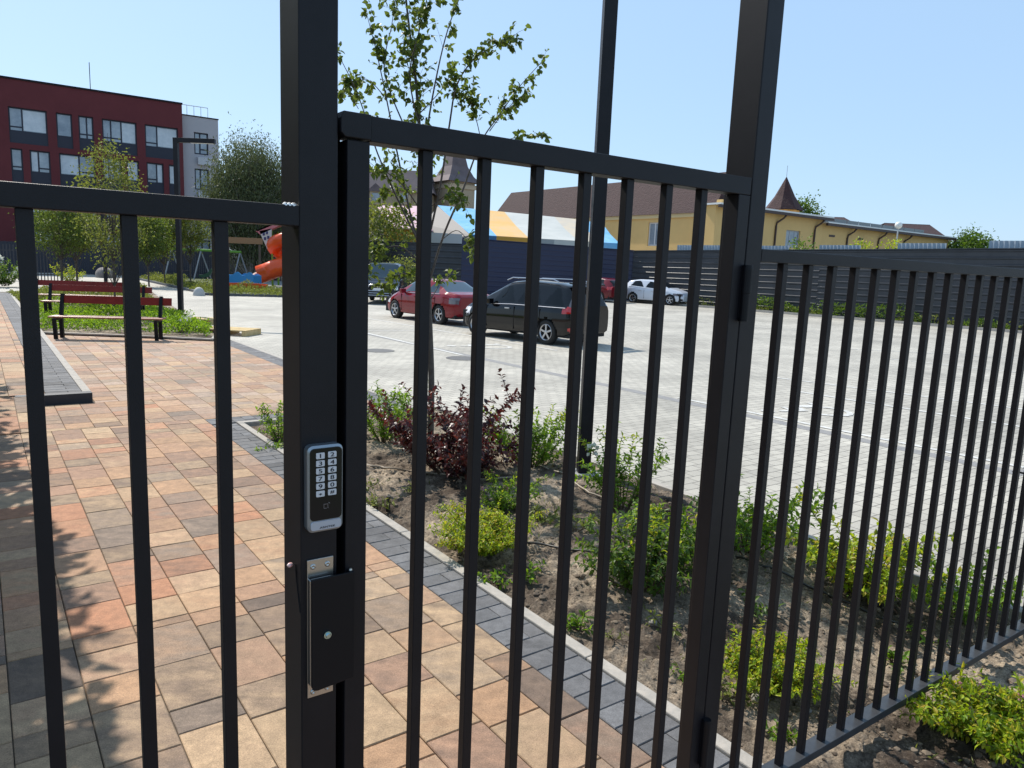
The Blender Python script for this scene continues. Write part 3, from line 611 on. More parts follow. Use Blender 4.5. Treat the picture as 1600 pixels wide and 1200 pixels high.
wd = [(905, 985, .10, 12, L_GREEN), (1215, 1150, .07, 12, L_GREEN), (592, 795, .12, 8, L_OLIVE), (850, 815, .14, 12, L_OLIVE), (770, 912, .1, 9, L_GREEN), (1128, 1095, .1, 8, L_OLIVE), (1045, 985, .1, 8, L_OLIVE), (815, 905, .12, 7, L_GREEN), (1180, 960, .12, 8, L_DARK), (640, 770, .08, 7, L_OLIVE), (1395, 1035, .1, 8, L_GREEN), (1290, 895, .16, 10, L_GREEN), (900, 830, .14, 9, L_OLIVE), (1180, 830, .14, 10, L_DARK), (1060, 1060, .07, 6, L_GREEN), (960, 1000, .05, 5, L_OLIVE), (560, 770, .12, 8, L_OLIVE), (690, 800, .05, 5, L_GREEN), (1440, 1000, .09, 7, L_GREEN), (430, 705, .12, 9, L_GREEN)]
wlab = ['flat light green weed on bare sand beside the grey edging', 'light green weed at the foot of the right fence bottom rail', 'grassy tuft next to the upright black stake', 'grey green tuft between two spireas near the pole', 'small seedling just below the yellow spirea by the edging', 'sparse weed at the foot of the hinge post', 'thin weed on the sand left of the hinge post', 'lone upright seedling between third and fourth gate bars', 'dark weed right of the hinge post above the compact spirea', 'tiny tuft on bare soil below the maroon shrub', 'small weed behind the right fence near the front spirea', 'leafy green weed by the lot kerb behind the right fence', 'olive tuft left of the broad dark shrub', 'dark green weed under the shrub right of the hinge post', 'tiny sprig by the kerb at the lower gate bars', 'very small olive sprig on open sand', 'tuft at the kerb corner beside the keypad', 'tiny green sprig below the maroon shrub roots', 'small weed behind the far bars of the right fence', 'weed spilling over the kerb below the corner shrub']
for i, (px, py, h, ns, m) in enumerate(wd):
    shrub('weed', GS(px, py), h, h * .6, ns, h * .42 if m is not L_OLIVE else h * .5, m, wlab[i], 40 + i, .35 if m is L_OLIVE else .5, spread=1.25, twigs=0, cat='weed', group='weeds on the bed soil', start=.3)
# ground litter: sparse fine grass
rs = np.random.RandomState(77); P = []; 
for _ in range(2600):
    u = rs.uniform(2.5, 4.85); v = rs.uniform(.5, 8.4)
    if vnoise(np.array([u * 2.2 + 3]), np.array([v * 2.2 + 7]), 8)[0] > .55 or rs.rand() < .06: P.append(UV(u, v, float(soil_z(u, v))))
P = np.array(P); tg = leaf_obj('sparse_grass', [leaf_mesh(P, rdir(rs, len(P), .7), rdir(rs, len(P)), .045, .16, rs, detail=1)], L_OLIVE, None)
tag(tg, 'thin dry grass blades scattered over the bed soil', 'grass', kind='stuff')
# irrigation pipes, stake
PIPE = mat('irrigation_pipe', (0.03, 0.025, 0.02), 0.45); PIPEB = mat('sunbleached_pipe', (0.30, 0.24, 0.17), 0.5)
def pipe(pxs, r, m, label, lift=.012):
    pts = []
    for (a, b), (c, d) in zip(pxs[:-1], pxs[1:]):
        for k in range(8): p = GS(a + (c - a) * k / 8, b + (d - b) * k / 8); pts.append(p + np.array([0, 0, lift + .006 * math.sin(k)]))
    tag(build('irrigation_pipe', MB().tube(pts, r, 8), m, smooth=True), label, 'pipe', 'irrigation pipes on the soil')
pipe([(545, 722), (600, 733), (680, 742), (760, 752), (850, 742)], .009, PIPEB, 'pale brown irrigation pipe passing under the maroon shrub')
pipe([(838, 728), (880, 742), (920, 772), (990, 800)], .009, PIPEB, 'brown irrigation pipe running past the foot of the lamp pole')
pipe([(700, 835), (820, 850), (930, 866), (1010, 880)], .008, PIPE, 'black irrigation pipe across the middle of the bed soil')
pipe([(1150, 872), (1210, 892), (1300, 935), (1420, 985)], .008, PIPE, 'black irrigation pipe behind the right fence bars')
sp = GS(606, 800); tag(build('stake', MB().tube([sp + np.array([0, 0, -.02]), sp + np.array([.004, 0, .13])], [.017, .016], 12), PIPE), 'short black upright pipe stub beside the kerb behind the gate stile', 'stake')
for i, (px, py, r) in enumerate(((1187, 1095, .05), (1262, 1112, .022), (938, 758, .05), (1020, 975, .03))):
    mb = MB(); clod(mb, GS(px, py) + np.array([0, 0, r * .3]), r, rc); o = build('stone', mb, mat('stone_%d' % i, (0.3, 0.28, 0.25), .85, noise=(30, (.18, .17, .16))), smooth=False)
    s_ = o.modifiers.new('s', 'SUBSURF'); s_.levels = s_.render_levels = 1
    tag(o, ['dark rounded stone under the compact spirea', 'small pale pebble behind the right fence', 'pale stone beside the lamp pole foot', 'flat tan stone on the open sand'][i], 'stone', 'stones on the soil')

# ------------------------------------------------------------------ trees
def tube_px(st, pxs, Y0, dY, r0, r1):
    pts = []; n = len(pxs)
    for i, (px, py) in enumerate(pxs): pts.append(atY(px, py, Y0 + dY * i / (n - 1)))
    P = []
    for i in range(n - 1):                        # smooth
        for k in range(4):
            t = k / 4; p0 = pts[max(i - 1, 0)]; p1 = pts[i]; p2 = pts[i + 1]; p3 = pts[min(i + 2, n - 1)]
            P.append(.5 * ((2 * p1) + (-p0 + p2) * t + (2 * p0 - 5 * p1 + 4 * p2 - p3) * t * t + (-p0 + 3 * p1 - 3 * p2 + p3) * t ** 3))
    P.append(pts[-1]); m = len(P); st.tube(P, [r0 + (r1 - r0) * i / (m - 1) for i in range(m)], 7, False); return P
base = np.array(GS(672, 702)); base[2] = -.02; TY = base[1]
tr = thing('young_linden', base, 'young linden tree with sparse leaves standing in the bed behind the gate', 'tree')
st = MB(); rs = np.random.RandomState(21); LP = []; LD = []
TRP = tube_px(st, [(672, 702), (674, 600), (671, 500), (668, 420), (663, 330), (657, 230), (650, 130), (640, 50), (628, -60)], TY, .1, .036, .008)
BR = [  # pixels, depth change, r0, foliage density, leafy from fraction
 ([(668, 430), (645, 350), (625, 260), (603, 150), (588, 80), (572, 18)], .5, .013, 1.0, .3),
 ([(666, 400), (630, 330), (590, 240), (560, 150), (530, 88)], -.5, .012, .9, .35),
 ([(660, 300), (668, 200), (684, 110), (700, 45), (716, 2), (722, -20)], .4, .011, .55, .5),
 ([(668, 380), (688, 290), (703, 190), (713, 135), (738, 95), (772, 72), (797, 60)], -.4, .012, 1.15, .45),
 ([(671, 440), (694, 365), (722, 300), (742, 245), (757, 212), (780, 180), (812, 135), (848, 95)], .3, .013, .9, .62),
 ([(752, 222), (745, 190), (735, 160), (722, 148)], -.2, .005, .9, .3),
 ([(765, 205), (785, 178), (805, 158), (818, 148)], .2, .005, .8, .3),
 ([(742, 245), (775, 225), (810, 214), (842, 212)], -.4, .005, .5, .5),
 ([(658, 250), (620, 170), (600, 105), (612, 40), (618, -10)], .6, .009, 1.1, .3),
 ([(655, 200), (640, 120), (652, 60), (665, 10), (668, -30)], -.4, .008, 1.2, .2),
 ([(664, 340), (630, 290), (595, 265), (575, 270)], -.6, .008, .6, .3),
 ([(668, 420), (625, 385), (590, 395), (572, 420)], -.5, .008, 1.0, .3),
 ([(670, 450), (650, 425), (625, 430), (600, 445)], .5, .007, 1.0, .3),
 ([(669, 410), (640, 340), (618, 300), (600, 300)], .6, .008, .9, .3),
 ([(672, 470), (690, 440), (705, 432)], .4, .006, .8, .5),
 ([(690, 375), (712, 360), (728, 372), (737, 392)], -.3, .005, .6, .5),
 ([(664, 330), (690, 310), (708, 300), (722, 318)], -.5, .006, .6, .4),
 ([(653, 180), (690, 140), (710, 105)], .5, .006, .6, .4),
 ([(600, 150), (575, 125), (548, 130)], .2, .005, .9, .3), ([(560, 170), (545, 145), (532, 140)], .2, .004, .6, .3)]
for pxs, dY, r0, dens, f0 in BR:
    Pb = tube_px(st, pxs, TY + rs.uniform(-.05, .05), dY, r0, .0025); m = len(Pb)
    for i in range(m):
        f = i / (m - 1)
        if f < f0: continue
        for _ in range(rs.poisson(2.1 * dens)):   # leafy side twig
            d = nrm(rs.normal(size=3)) * .8 + nrm(Pb[min(i + 1, m - 1)] - Pb[max(i - 1, 0)]) * .6; L = rs.uniform(.06, .26) * (1.15 - .5 * f)
            e = Pb[i] + d * L; st.tube([Pb[i], Pb[i] + d * L * .5 + [0, 0, .01], e], [.002, .0015, .001], 3, False)
            for k in range(rs.randint(4, 10)):
                LP.append(Pb[i] + d * L * rs.uniform(.15, 1.05) + rs.normal(size=3) * .01); LD.append(d * .4 + rs.normal(size=3) * .6 + [0, 0, -.35])
for i in range(len(TRP)):
    z = TRP[i][2]
    if z > 2.6:
        for _ in range(9 if z > 3.1 else 4):
            d = nrm(rs.normal(size=3)); L = rs.uniform(.08, .34); e = TRP[i] + d * L; st.tube([TRP[i], e], [.002, .001], 3, False)
            for k in range(6): LP.append(TRP[i] + d * L * rs.uniform(.2, 1.05)); LD.append(d * .4 + rs.normal(size=3) * .6 + [0, 0, -.35])
build('trunk', st, BARK, tr, smooth=True)
LP = np.array(LP); LD = np.array(LD)
leaf_obj('crown', [leaf_mesh(LP, LD, rdir(rs, len(LP), .8), .060, .8, rs, .2)], L_LIND, tr)

def tree(name, base, H, trunk_h, rx, rz, nclump, per, leaf, m, label, seed, r0=.06, conical=0.0, droop=0.0, cs=.3, group=None, wid=.7, inner=.35, bark=None, clip=False):
    rs = np.random.RandomState(seed); base = np.array(base, float); t = thing(name, base, label, 'tree', group); st = MB()
    top = base + np.array([rs.uniform(-.1, .1), rs.uniform(-.1, .1), H * .93]); lead = [base + (top - base) * f + np.array([math.sin(f * 5 + seed), math.cos(f * 4 + seed), 0]) * .02 * H * f * (1 - f) for f in np.linspace(0, 1, 8)]
    st.tube(lead, [r0 * (1 - .85 * f) for f in np.linspace(0, 1, 8)], 7, False)
    cz = trunk_h + rz; P = []; D = []
    lobes = rs.normal(size=(7, 3)); lobes = nrm(lobes)
    for i in range(nclump):
        d = nrm(rs.normal(size=3)); rr = rs.uniform(inner, 1) ** .6; rr *= 1 + .22 * max(lobes @ d) - .15
        h = d[2] * rr; wf = 1 - conical * max(0, h) ; wf = max(wf, .12)
        c = base + np.array([d[0] * rr * rx * wf, d[1] * rr * rx * wf, cz + h * rz])
        k = min(7, max(1, int((c[2] - base[2]) / H * 6))); a = lead[k - 1]; mid = a * .4 + c * .6 + np.array([0, 0, -.08 * rx])
        if i % 2 == 0: st.tube([a, mid, c], [r0 * .28, r0 * .12, r0 * .05], 4, False)
        n = max(2, int(per * rs.uniform(.4, 1.5))); o = rs.normal(size=(n, 3)) * cs * np.array([1, 1, .8 + droop]); o[:, 2] -= droop * np.abs(rs.normal(size=n)) * cs
        P.append(c + o); D.append(nrm(o + d * .3) * .5 + rs.normal(size=(n, 3)) * .5 + [0, 0, -.25 - droop])
    P = np.concatenate(P); D = np.concatenate(D); build('trunk', st, bark or BARK, t)
    if clip:                                       # drop leaves that would reach inside the camera view
        kp = -(P[:, 0]) / np.maximum(P[:, 1], .1) > .745; P, D = P[kp], D[kp]
    leaf_obj('crown', [leaf_mesh(P, D, rdir(rs, len(P), .7), leaf, wid, rs, .2, 1)], m, t); return t
g1 = 'young trees along the walk'
tree('young_tree', G(180, 487), 5.9, 1.5, 1.15, 1.9, 150, 34, .085, L_OLIVE, 'tallest young tree with a thin leader rising beside the benches', 31, .035, .6, cs=.17, group=g1)
tree('young_tree', G(97, 446), 4.9, 1.7, 1.5, 1.5, 150, 42, .12, L_LIND, 'rounded young tree seen just right of the leftmost fence bar', 32, .06, .3, cs=.27, group=g1)
tree('young_tree', G(121, 444), 4.7, 1.9, 1.3, 1.4, 150, 42, .12, L_OLIVE, 'young tree with a bare trunk behind the benches', 33, .06, .3, cs=.27, group=g1)
tree('young_tree', G(233, 448), 4.2, 1.5, 1.1, 1.3, 130, 42, .115, L_LIND, 'young tree just right of the second fence bar', 34, .05, .3, cs=.24, group=g1)
tree('young_tree', G(258, 446), 4.3, 1.7, 1.0, 1.3, 130, 42, .115, L_OLIVE, 'pale young tree left of the arm lamp post', 35, .05, .3, cs=.24, group=g1)
tree('young_tree', G(298, 446), 4.6, 2.1, 1.0, 1.35, 130, 42, .115, L_OLIVE, 'pale young tree right of the arm lamp post', 36, .05, .3, cs=.24, group=g1)
bb = atY(392, 432, 58); bb[2] = -.1
tree('weeping_birch', bb, 10.7, 2.0, 3.3, 4.4, 900, 60, .22, L_BIRCH, 'tall weeping birch with drooping crown right of the pale building', 37, .22, .12, .9, .4, wid=.35, inner=.2, bark=mat('birch_bark', (.35, .33, .3), .8, noise=(3, (.1, .09, .08))))
for i, (x, d, H, rx, lab, px) in enumerate([(1505, 88, 8.0, 2.9, 'dense rounded dark tree right of the yellow wing', 1508), (1572, 96, 6.3, 2.4, 'low tree top above the fence at the right edge', 1570), (1228, 95, 12.2, 2.6, 'tree tops just showing behind the brown spire', 1240)]):
    b = atY(px, 440, d); b[2] = -.1
    tree('broadleaf_tree', b, H, 1.0, rx, (H - 1.0) / 2, 330, 46, .30, L_DARK if i != 1 else L_OLIVE, lab, 60 + i, .2, .3, cs=.6, group='distant trees beyond the yard')
for i, (px, py, d, h, m, lab) in enumerate([(1250, 372, 48, 4.6, L_DARK, 'dark bush poking above the fence before the wing window'), (1342, 368, 46, 4.9, L_YEL, 'yellow green bush top left of the rooftop globe lamp'), (1385, 368, 45, 4.9, L_YEL, 'yellow green bush top under the rooftop globe lamp'), (638, 418, 47, 2.3, L_OLIVE, 'olive bush behind the red sedan by the corrugated fence'), (598, 330, 56, 6.6, L_OLIVE, 'tall dense bush covering the left end of the corrugated fence')]):
    b = atY(px, 440, d); b[2] = -.1; H = atY(px, py, d)[2] if i < 3 else h
    rx = [1.3, .8, .85, 1.3, 2.4][i]
    tree('garden_bush', b, H, .2, rx, (H - .2) / 2, [60, 50, 50, 60, 190][i], 26, [.2, .16, .16, .16, .26][i], m, lab, 80 + i, .06, .2, cs=[.35, .25, .25, .3, .5][i], group='bushes near the lot fences')
# shade trees just outside the left edge of the view
for i, (u, v, H, rx) in enumerate([(-1.45, 3.9, 4.0, 1.3), (-1.5, 6.0, 4.6, 1.35), (-1.55, 8.3, 5.0, 1.4), (-1.6, 11.0, 5.2, 1.4), (-1.7, 14.2, 5.4, 1.4)]):
    tree('walk_tree', UV(u, v, 0), H, 1.5, rx, (H - 1.5) / 2, 230, 60, .17, L_LIND, ['leafy tree nearest the gate shading the paving on the left', 'second tree along the left of the paving', 'middle tree along the left of the paving', 'fourth tree on the left beside the paving step', 'fifth tree beside the raised walk on the left'][i], 90 + i, .07, .3, cs=.26, group='trees shading the left of the paving', clip=True)

# ------------------------------------------------------------------ benches, lamp posts, planter
def poly_px(pts, z=0.0): return [tuple(G(a, b, z)[:2]) for a, b in pts]
plp = poly_px([(58, 522), (200, 527), (333, 533), (342, 520), (290, 492), (255, 470), (232, 452), (215, 441), (150, 447), (8, 459)])
pb = MB(); pb.prism(plp, 0.005, 0.05); tag(build('planter_soil', pb, SOIL), kind='structure')
pk = MB()
for i in range(len(plp)):
    a, b = np.array([*plp[i], 0.04]), np.array([*plp[(i + 1) % len(plp)], 0.04]); d = nrm(b - a); n = np.array([-d[1], d[0], 0]); pk.obox((a + b) / 2 - n * .0, d, n, Z_, np.linalg.norm(b - a) / 2, .045, .016)
tag(build('planter_kerb', pk, KERB), kind='structure')
def inpoly(x, y, P):
    c = False; j = len(P) - 1
    for i in range(len(P)):
        if (P[i][1] > y) != (P[j][1] > y) and x < (P[j][0] - P[i][0]) * (y - P[i][1]) / (P[j][1] - P[i][1]) + P[i][0]: c = not c
        j = i
    return c
def cover(name, P, n, hgt, leaf, m, label, seed, clump=1.3):
    rs = np.random.RandomState(seed); xs = [p[0] for p in P]; ys = [p[1] for p in P]; pts = []
    while len(pts) < n:
        x, y = rs.uniform(min(xs), max(xs)), rs.uniform(min(ys), max(ys))
        k = vnoise(np.array([x * clump + 80]), np.array([y * clump + 60]), seed)[0]
        if k > .36 and inpoly(x, y, P): pts.append((x, y, .05 + hgt * (k - .3) * 1.6 * rs.rand() ** .6))
    pts = np.array(pts); o = leaf_obj(name, [leaf_mesh(pts, rdir(rs, n, .6), rdir(rs, n, .8), leaf, .5, rs, .2, 1)], m, None)
    return tag(o, label, 'ground cover', kind='stuff')
near = poly_px([(62, 520), (200, 524), (328, 530), (330, 520), (285, 494), (200, 478), (60, 478)])
cover('planter_greenery', near, 9000, .36, .085, L_GREEN, 'low leafy planting in the near part of the bench planter', 101)
far_ = poly_px([(30, 476), (240, 476), (226, 454), (150, 450), (14, 462)])
cover('planter_greenery', far_, 7000, .5, .11, L_OLIVE, 'yellow green planting in the far part of the bench planter', 102, .9)
cover('planter_undergrowth', near, 3500, .26, .08, L_DARK, 'dark undergrowth between the leafy plants of the planter', 103)
BW = mat('bench_red_wood', (0.17, 0.012, 0.008), 0.5, noise=(7, (0.22, 0.02, 0.012)), spec=.3); BS = mat('bench_seat_wood', (0.28, 0.09, 0.05), 0.4, noise=(7, (0.36, 0.15, 0.09)))
def bench(pA, pB, label):
    pA, pB = np.array(pA), np.array(pB); pA[2] = pB[2] = .0; ang = math.atan2(pB[1] - pA[1], pB[0] - pA[0]); L = np.linalg.norm(pB - pA) + .24
    t = thing('park_bench', (pA + pB) / 2, label, 'bench', 'red wooden benches by the planter', ang); H = L / 2
    s = MB()
    for k in range(4): s.box(-H, .01 + k * .105, .455, H, .105 + k * .105, .49)
    build('seat', s, BS, t, local=True, bevel=.004)
    a = R_(12); b = MB(); b.obox((.1, .52, .83), (1, 0, 0), (0, math.cos(a), -math.sin(a)), (0, math.sin(a), math.cos(a)), H, .018, .085); build('backrest', b, BW, t, local=True, bevel=.004)
    for x in (-H + .12, H - .12):
        l = MB(); l.obox((x, .03, .225), (1, 0, 0), (0, 1, 0.12), (0, -.12, 1), .035, .03, .225)
        l.slab([(x - .035, .36, 0), (x - .035, .44, 0), (x - .035, .42, .44), (x - .035, .58, .93), (x - .035, .52, .95), (x - .035, .34, .45)], (.07, 0, 0))
        l.box(x - .034, .0, .40, x + .034, .40, .452); build('leg', l, BLACKM, t, local=True)
    return t
bench(G(86, 530), G(244, 533), 'nearest red bench in front of the planter with its legs on the paving')
bA = G(72, 498); bB = bA + (G(244, 533) - G(86, 530)) * .98 + np.array([.35, .25, 0]); bench(bA, bB, 'middle red bench partly hidden behind the nearest bench')
bA = G(50, 484); bB = bA + np.array([2.3, .55, 0]) * 1.15; bench(bA, bB, 'farthest red bench at the back of the planter')
def arm_lamp(b, h, arm, ang, label, w_=.1):
    b = np.array(b); t = thing('lamp_post', b, label, 'lamp post', 'dark square lamp posts')
    t.location[2] = b[2]; c, s = math.cos(ang), math.sin(ang)
    build('pole', MB().obox(b + [0, 0, h / 2], (c, s, 0), (-s, c, 0), Z_, w_ / 2, w_ / 2, h / 2), ANTH, t, bevel=.004)
    build('base_plate', MB().obox(b + [0, 0, .012], (c, s, 0), (-s, c, 0), Z_, w_ * 1.1, w_ * 1.1, .012), mat('lamp_base_plate', (.3, .3, .3), .5), t)
    e = b + np.array([c, s, 0]) * (w_ / 2 + arm / 2) + [0, 0, h - w_ / 2]
    a = build('arm', MB().obox(e, (c, s, 0), (-s, c, 0), Z_, arm / 2, w_ / 2 * .95, w_ / 2), ANTH, t, bevel=.003)
    build('light_panel', MB().obox(e + np.array([c, s, 0]) * arm * .15 - [0, 0, w_ / 2 + .004], (c, s, 0), (-s, c, 0), Z_, arm * .3, w_ * .35, .004), WHITE, a)
    return t
lb = np.array(GS(911, 741)); arm_lamp(lb + [0, 0, 0], 5.2, 1.1, R_(5), 'nearest lamp post rising from the bed right of the young linden', .115)
q = MB(); q.prism([tuple((lb + np.array([.16 * math.cos(a) + .02, .14 * math.sin(a), 0]))[:2]) for a in np.linspace(0, 6.28, 9)[:-1]], -.08, .035); tag(build('footing', q, mat('footing_concrete', (.45, .43, .4), .9, noise=(12, (.3, .28, .26))), bevel=.01), 'rough concrete footing under the nearest lamp post', 'footing')
arm_lamp(G(283, 496), 5.25, 1.1, R_(-2), 'lamp post with a long horizontal arm beside the planter in front of the red building', .13)
arm_lamp(G(166, 452), 5.3, 1.15, R_(-2), 'farther lamp post whose arm shows behind the thin young tree', .13)

# ------------------------------------------------------------------ playground side
lawn = [tuple(p[:2]) for p in (G(214, 436.5), G(300, 455.5), G(322, 461.5), G(445, 464.5))] + [(-9.3, 37.2), (-8.4, 58), (-26, 66)]
lg = MB(); lg.prism(lawn, .004, .05); tag(build('playground_lawn', lg, GRASSG), kind='structure')
lk = MB()
for i in range(5):
    a, b = np.array([*lawn[i], .05]), np.array([*lawn[i + 1], .05]); d = nrm(b - a); n = np.array([-d[1], d[0], 0]); lk.obox((a + b) / 2, d, n, Z_, np.linalg.norm(b - a) / 2, .06, .07)
tag(build('lawn_kerb', lk, mat('dark_kerb', (.1, .105, .12), .8)), kind='structure')
cover('lawn_border', poly_px([(216, 437), (300, 456), (322, 462), (445, 465), (445, 456), (330, 452), (245, 434)]), 10000, .6, .11, L_OLIVE, 'tall yellow green grasses along the playground edge', 104, .8)
sf = poly_px([(330, 434), (450, 438), (450, 452), (345, 447)]); s_ = MB(); s_.prism(sf, .052, .07); tag(build('play_surface', s_, mat('play_surface', (.2, .21, .2), .9, noise=(9, (.26, .27, .26)))), kind='structure')
dm = MB(); dm.lathe(G(311, 462), Z_, [(.27 * math.cos(t), .4 * math.sin(t)) for t in np.linspace(0, R_(89.9), 10)], 24)
tag(build('dome_bollard', dm, mat('bollard_concrete', (.42, .41, .39), .8), smooth=True), 'round concrete dome bollard at the corner of the playground kerb', 'bollard')
bp = np.array(G(165, 434)); q = MB(); clod(q, bp + [0, 0, .3], .75, rc); o = build('boulder', q, mat('boulder_rock', (.16, .14, .13), .9, noise=(2, (.26, .23, .2)), bump=(4, .6, .1)), smooth=True); m_ = o.modifiers.new('s', 'SUBSURF'); m_.levels = m_.render_levels = 2; m_.subdivision_type = 'CATMULL_CLARK'
tag(o, 'grey brown boulder in front of the dark slat fence', 'boulder')
# pallets
PW = mat('pallet_wood', (.48, .33, .13), .8, noise=(5, (.62, .47, .24)))
def pallet(p, L, W, ang, label):
    t = thing('wooden_pallet', p, label, 'pallet', 'wooden pallets by the planter', ang)
    d = MB()
    for k in range(5): d.box(-L / 2, -W / 2 + k * W / 5 + .01, .12, L / 2, -W / 2 + (k + 1) * W / 5 - .02, .145)
    build('deck', d, PW, t, local=True); r = MB()
    for x in (-L / 2 + .05, 0, L / 2 - .05): r.box(x - .045, -W / 2, .0, x + .045, W / 2, .118)
    build('runner', r, PW, t, local=True)
p = G(359, 522); pallet(p, 1.25, .8, R_(-8), 'pale yellow pallet lying just right of the planter')
p = G(318, 505); pallet(p, 1.0, .7, R_(-6), 'weathered pallet half hidden by the planter greenery')
# slide tower
ORG = mat('orange_plastic', (.80, .085, .01), .3); BLU = mat('blue_plastic', (.03, .25, .55), .35); GRNP = mat('green_paint', (.12, .30, .03), .5); PKR = mat('pink_roof', (.55, .16, .17), .5)
def at(px, py, Y): return atY(px, py, Y)
Yp = 48.0; sc = Yp / F_PX
c0 = at(432, 440, Yp); c0[2] = .06; tw = thing('slide_tower', c0, 'playground tower with pink roof and orange spiral tube slide beside the left post', 'playground')
pts = [c0 + np.array([.8 * math.cos(a) + 1.0 * max(0, z - 1.7) / 1.6, .7 * math.sin(a) + .3 * max(0, z - 1.7), z]) for a, z in zip(np.linspace(R_(-60), R_(-480), 34), np.linspace(3.3, .9, 34))]; pts = pts + [pts[-1] + np.array([-.5, -.1, -.2])]
build('tube_slide', MB().tube(pts, [.42 + .16 * min(1, k / 24) for k in range(len(pts))], 14), ORG, tw, smooth=True)
build('slide_exit', MB().tube([c0 + [-1.0, -.5, .62], c0 + [-1.5, -.6, .34], c0 + [-2.1, -.7, .28]], [.30, .26, .2], 10), mat('pale_plastic', (.65, .55, .48), .4), tw, smooth=True)
r = MB(); a = at(400, 360, Yp); b = at(446, 341, Yp)
r.slab([a, a + [0, 1.8, 0], b + [0, 1.8, 0], b], (0, 0, -.1)); r.slab([a, b, b + [0, 0, -.28], a + [.25, 0, -.26]], (0, .05, 0)); r.slab([b, b + [0, 1.8, 0], b + [1.9, 1.8, -.8], b + [1.9, 0, -.8]], (0, 0, -.1)); build('roof', r, PKR, tw)
r = MB(); q0 = [at(405, 361, Yp), at(424, 357, Yp), at(425, 392, Yp), at(417, 388, Yp)]; r.slab(q0, (0, .08, 0)); pn = build('side_panel', r, mat('cream_panel', (.62, .55, .5), .5), tw)
r = MB()
for x, y in ((412, 366), (417, 364), (414, 373), (419, 371)): r.slab([at(x - 1.6, y - 2.5, Yp - .03), at(x + 1.6, y - 2.5, Yp - .03), at(x + 1.6, y + 2, Yp - .03), at(x - 1.6, y + 2, Yp - .03)], (0, .02, 0))
build('small_window', r, mat('dark_mark', (.05, .04, .12), .6), pn)
r = MB()
for x in (-.35, .85):
    for y in (.3, 1.5): r.box(c0[0] + x - .05, c0[1] + y - .05, .06, c0[0] + x + .05, c0[1] + y + .05, 3.6)
build('post', r, GRNP, tw); build('platform', MB().box(c0[0] - .5, c0[1] + .2, 1.6, c0[0] + 1.0, c0[1] + 1.6, 1.7), mat('brown_deck', (.2, .1, .05), .7), tw)
# green swing
Ys = 55.0; t = thing('swing_frame', at(320, 437, Ys) * [1, 1, 0] + [0, 0, .0], 'green swing frame with grey slanting legs at the back of the playground', 'swing')
A, B = at(262, 388, Ys), at(377, 394, Ys); build('cross_beam', MB().tube([A, B], .09, 8), GRNP, t)
for px in (268, 314, 375):
    a = at(px, 389 + (px - 262) * .05, Ys)
    for dx in (-.35, .45): build('leg', MB().tube([a, a + [dx, dx * 1.6, 0] - [0, 0, a[2]]], .05, 6), mat('grey_leg', (.28, .3, .33), .5), t)
for px in (285, 296, 338, 350): a = at(px, 390, Ys); build('swing_chain', MB().tube([a, a - [0, 0, 1.55]], .02, 4), BLACKM, t)
for px in (290, 344): a = at(px, 390, Ys); build('swing_seat', MB().box(a[0] - .3, a[1] - .12, a[2] - 1.6, a[0] + .3, a[1] + .12, a[2] - 1.55), BLACKM, t)
# wooden beam pergola
A, B = at(352, 375, 53), at(410, 377, 53); t = thing('timber_pergola', [(A[0] + B[0]) / 2, 53, 0], 'brown timber beam on posts between the swing and the slide tower', 'pergola')
build('beam', MB().box(A[0], 52.9, B[2] - .22, B[0], 53.1, A[2] + .22), mat('brown_timber', (.28, .15, .07), .7), t)
for x in (A[0] + .2, B[0] - .2): build('post', MB().box(x - .07, 52.95, 0, x + .07, 53.05, B[2] - .22), mat('dark_timber', (.1, .07, .05), .7), t)
# blue and orange sandboxes, spring toy
def wavy(name, px0, px1, py0, py1, Y, m, label, cat, d=1.2, wav=1):
    a, b = at(px0, py1, Y), at(px1, py1, Y); h = at(px0, py0, Y)[2]; zb = .05; n = 16; mb = MB(); top = []
    for k in range(n + 1):
        f = k / n; top.append((a[0] + (b[0] - a[0]) * f, Y, zb + (h - zb) * (1 - .25 * wav * (.5 + .5 * math.sin(f * 13)))))
    base = [(p[0], Y, zb) for p in top[::-1]]; mb.slab(top + base, (0, .08, 0)); mb.slab([(p[0], p[1] + d, p[2] * .9) for p in top] + [(p[0], Y + d, zb) for p in base], (0, .08, 0))
    for f in (0, .5, 1): x = a[0] + (b[0] - a[0]) * f; mb.box(x - .04, Y + .08, zb, x + .04, Y + d, h * .8)
    return tag(build(name, mb, m), label, cat)
wavy('sandbox', 356, 396, 424, 437, 44.5, BLU, 'blue wavy sided sandbox in front of the swing', 'sandbox', 1.3)
wavy('sandbox', 352, 408, 441, 449, 41, ORG, 'low orange red sandbox nearest the playground kerb', 'sandbox', 1.0, .2)
b = at(322, 441, 46); b[2] = .05; t = thing('spring_rider', b, 'dark green spring rider toy on the lawn left of the sandboxes', 'play toy')
build('spring', MB().tube([b + np.array([.12 * math.cos(a), .12 * math.sin(a), .03 * a]) for a in np.linspace(0, 15, 40)], .02, 4), BLACKM, t)
build('body', MB().slab([b + [x, 0, z] for x, z in ((-.45, .5), (-.1, .45), (.2, .55), (.45, .95), (.3, 1.0), (.12, .75), (-.2, .62), (-.45, .62))], (0, .1, 0)), mat('dark_green_panel', (.03, .09, .05), .5), t)
shrub('flowering_hydrangea', at(8, 452, 35) * [1, 1, 0] + [0, 0, .05], 1.25, .6, 30, .14, L_DARK, 'large white flowering hydrangea at the left edge of the photo', 120, .6, flowers=(26, .34, PETAL), twigs=0, spread=.8)
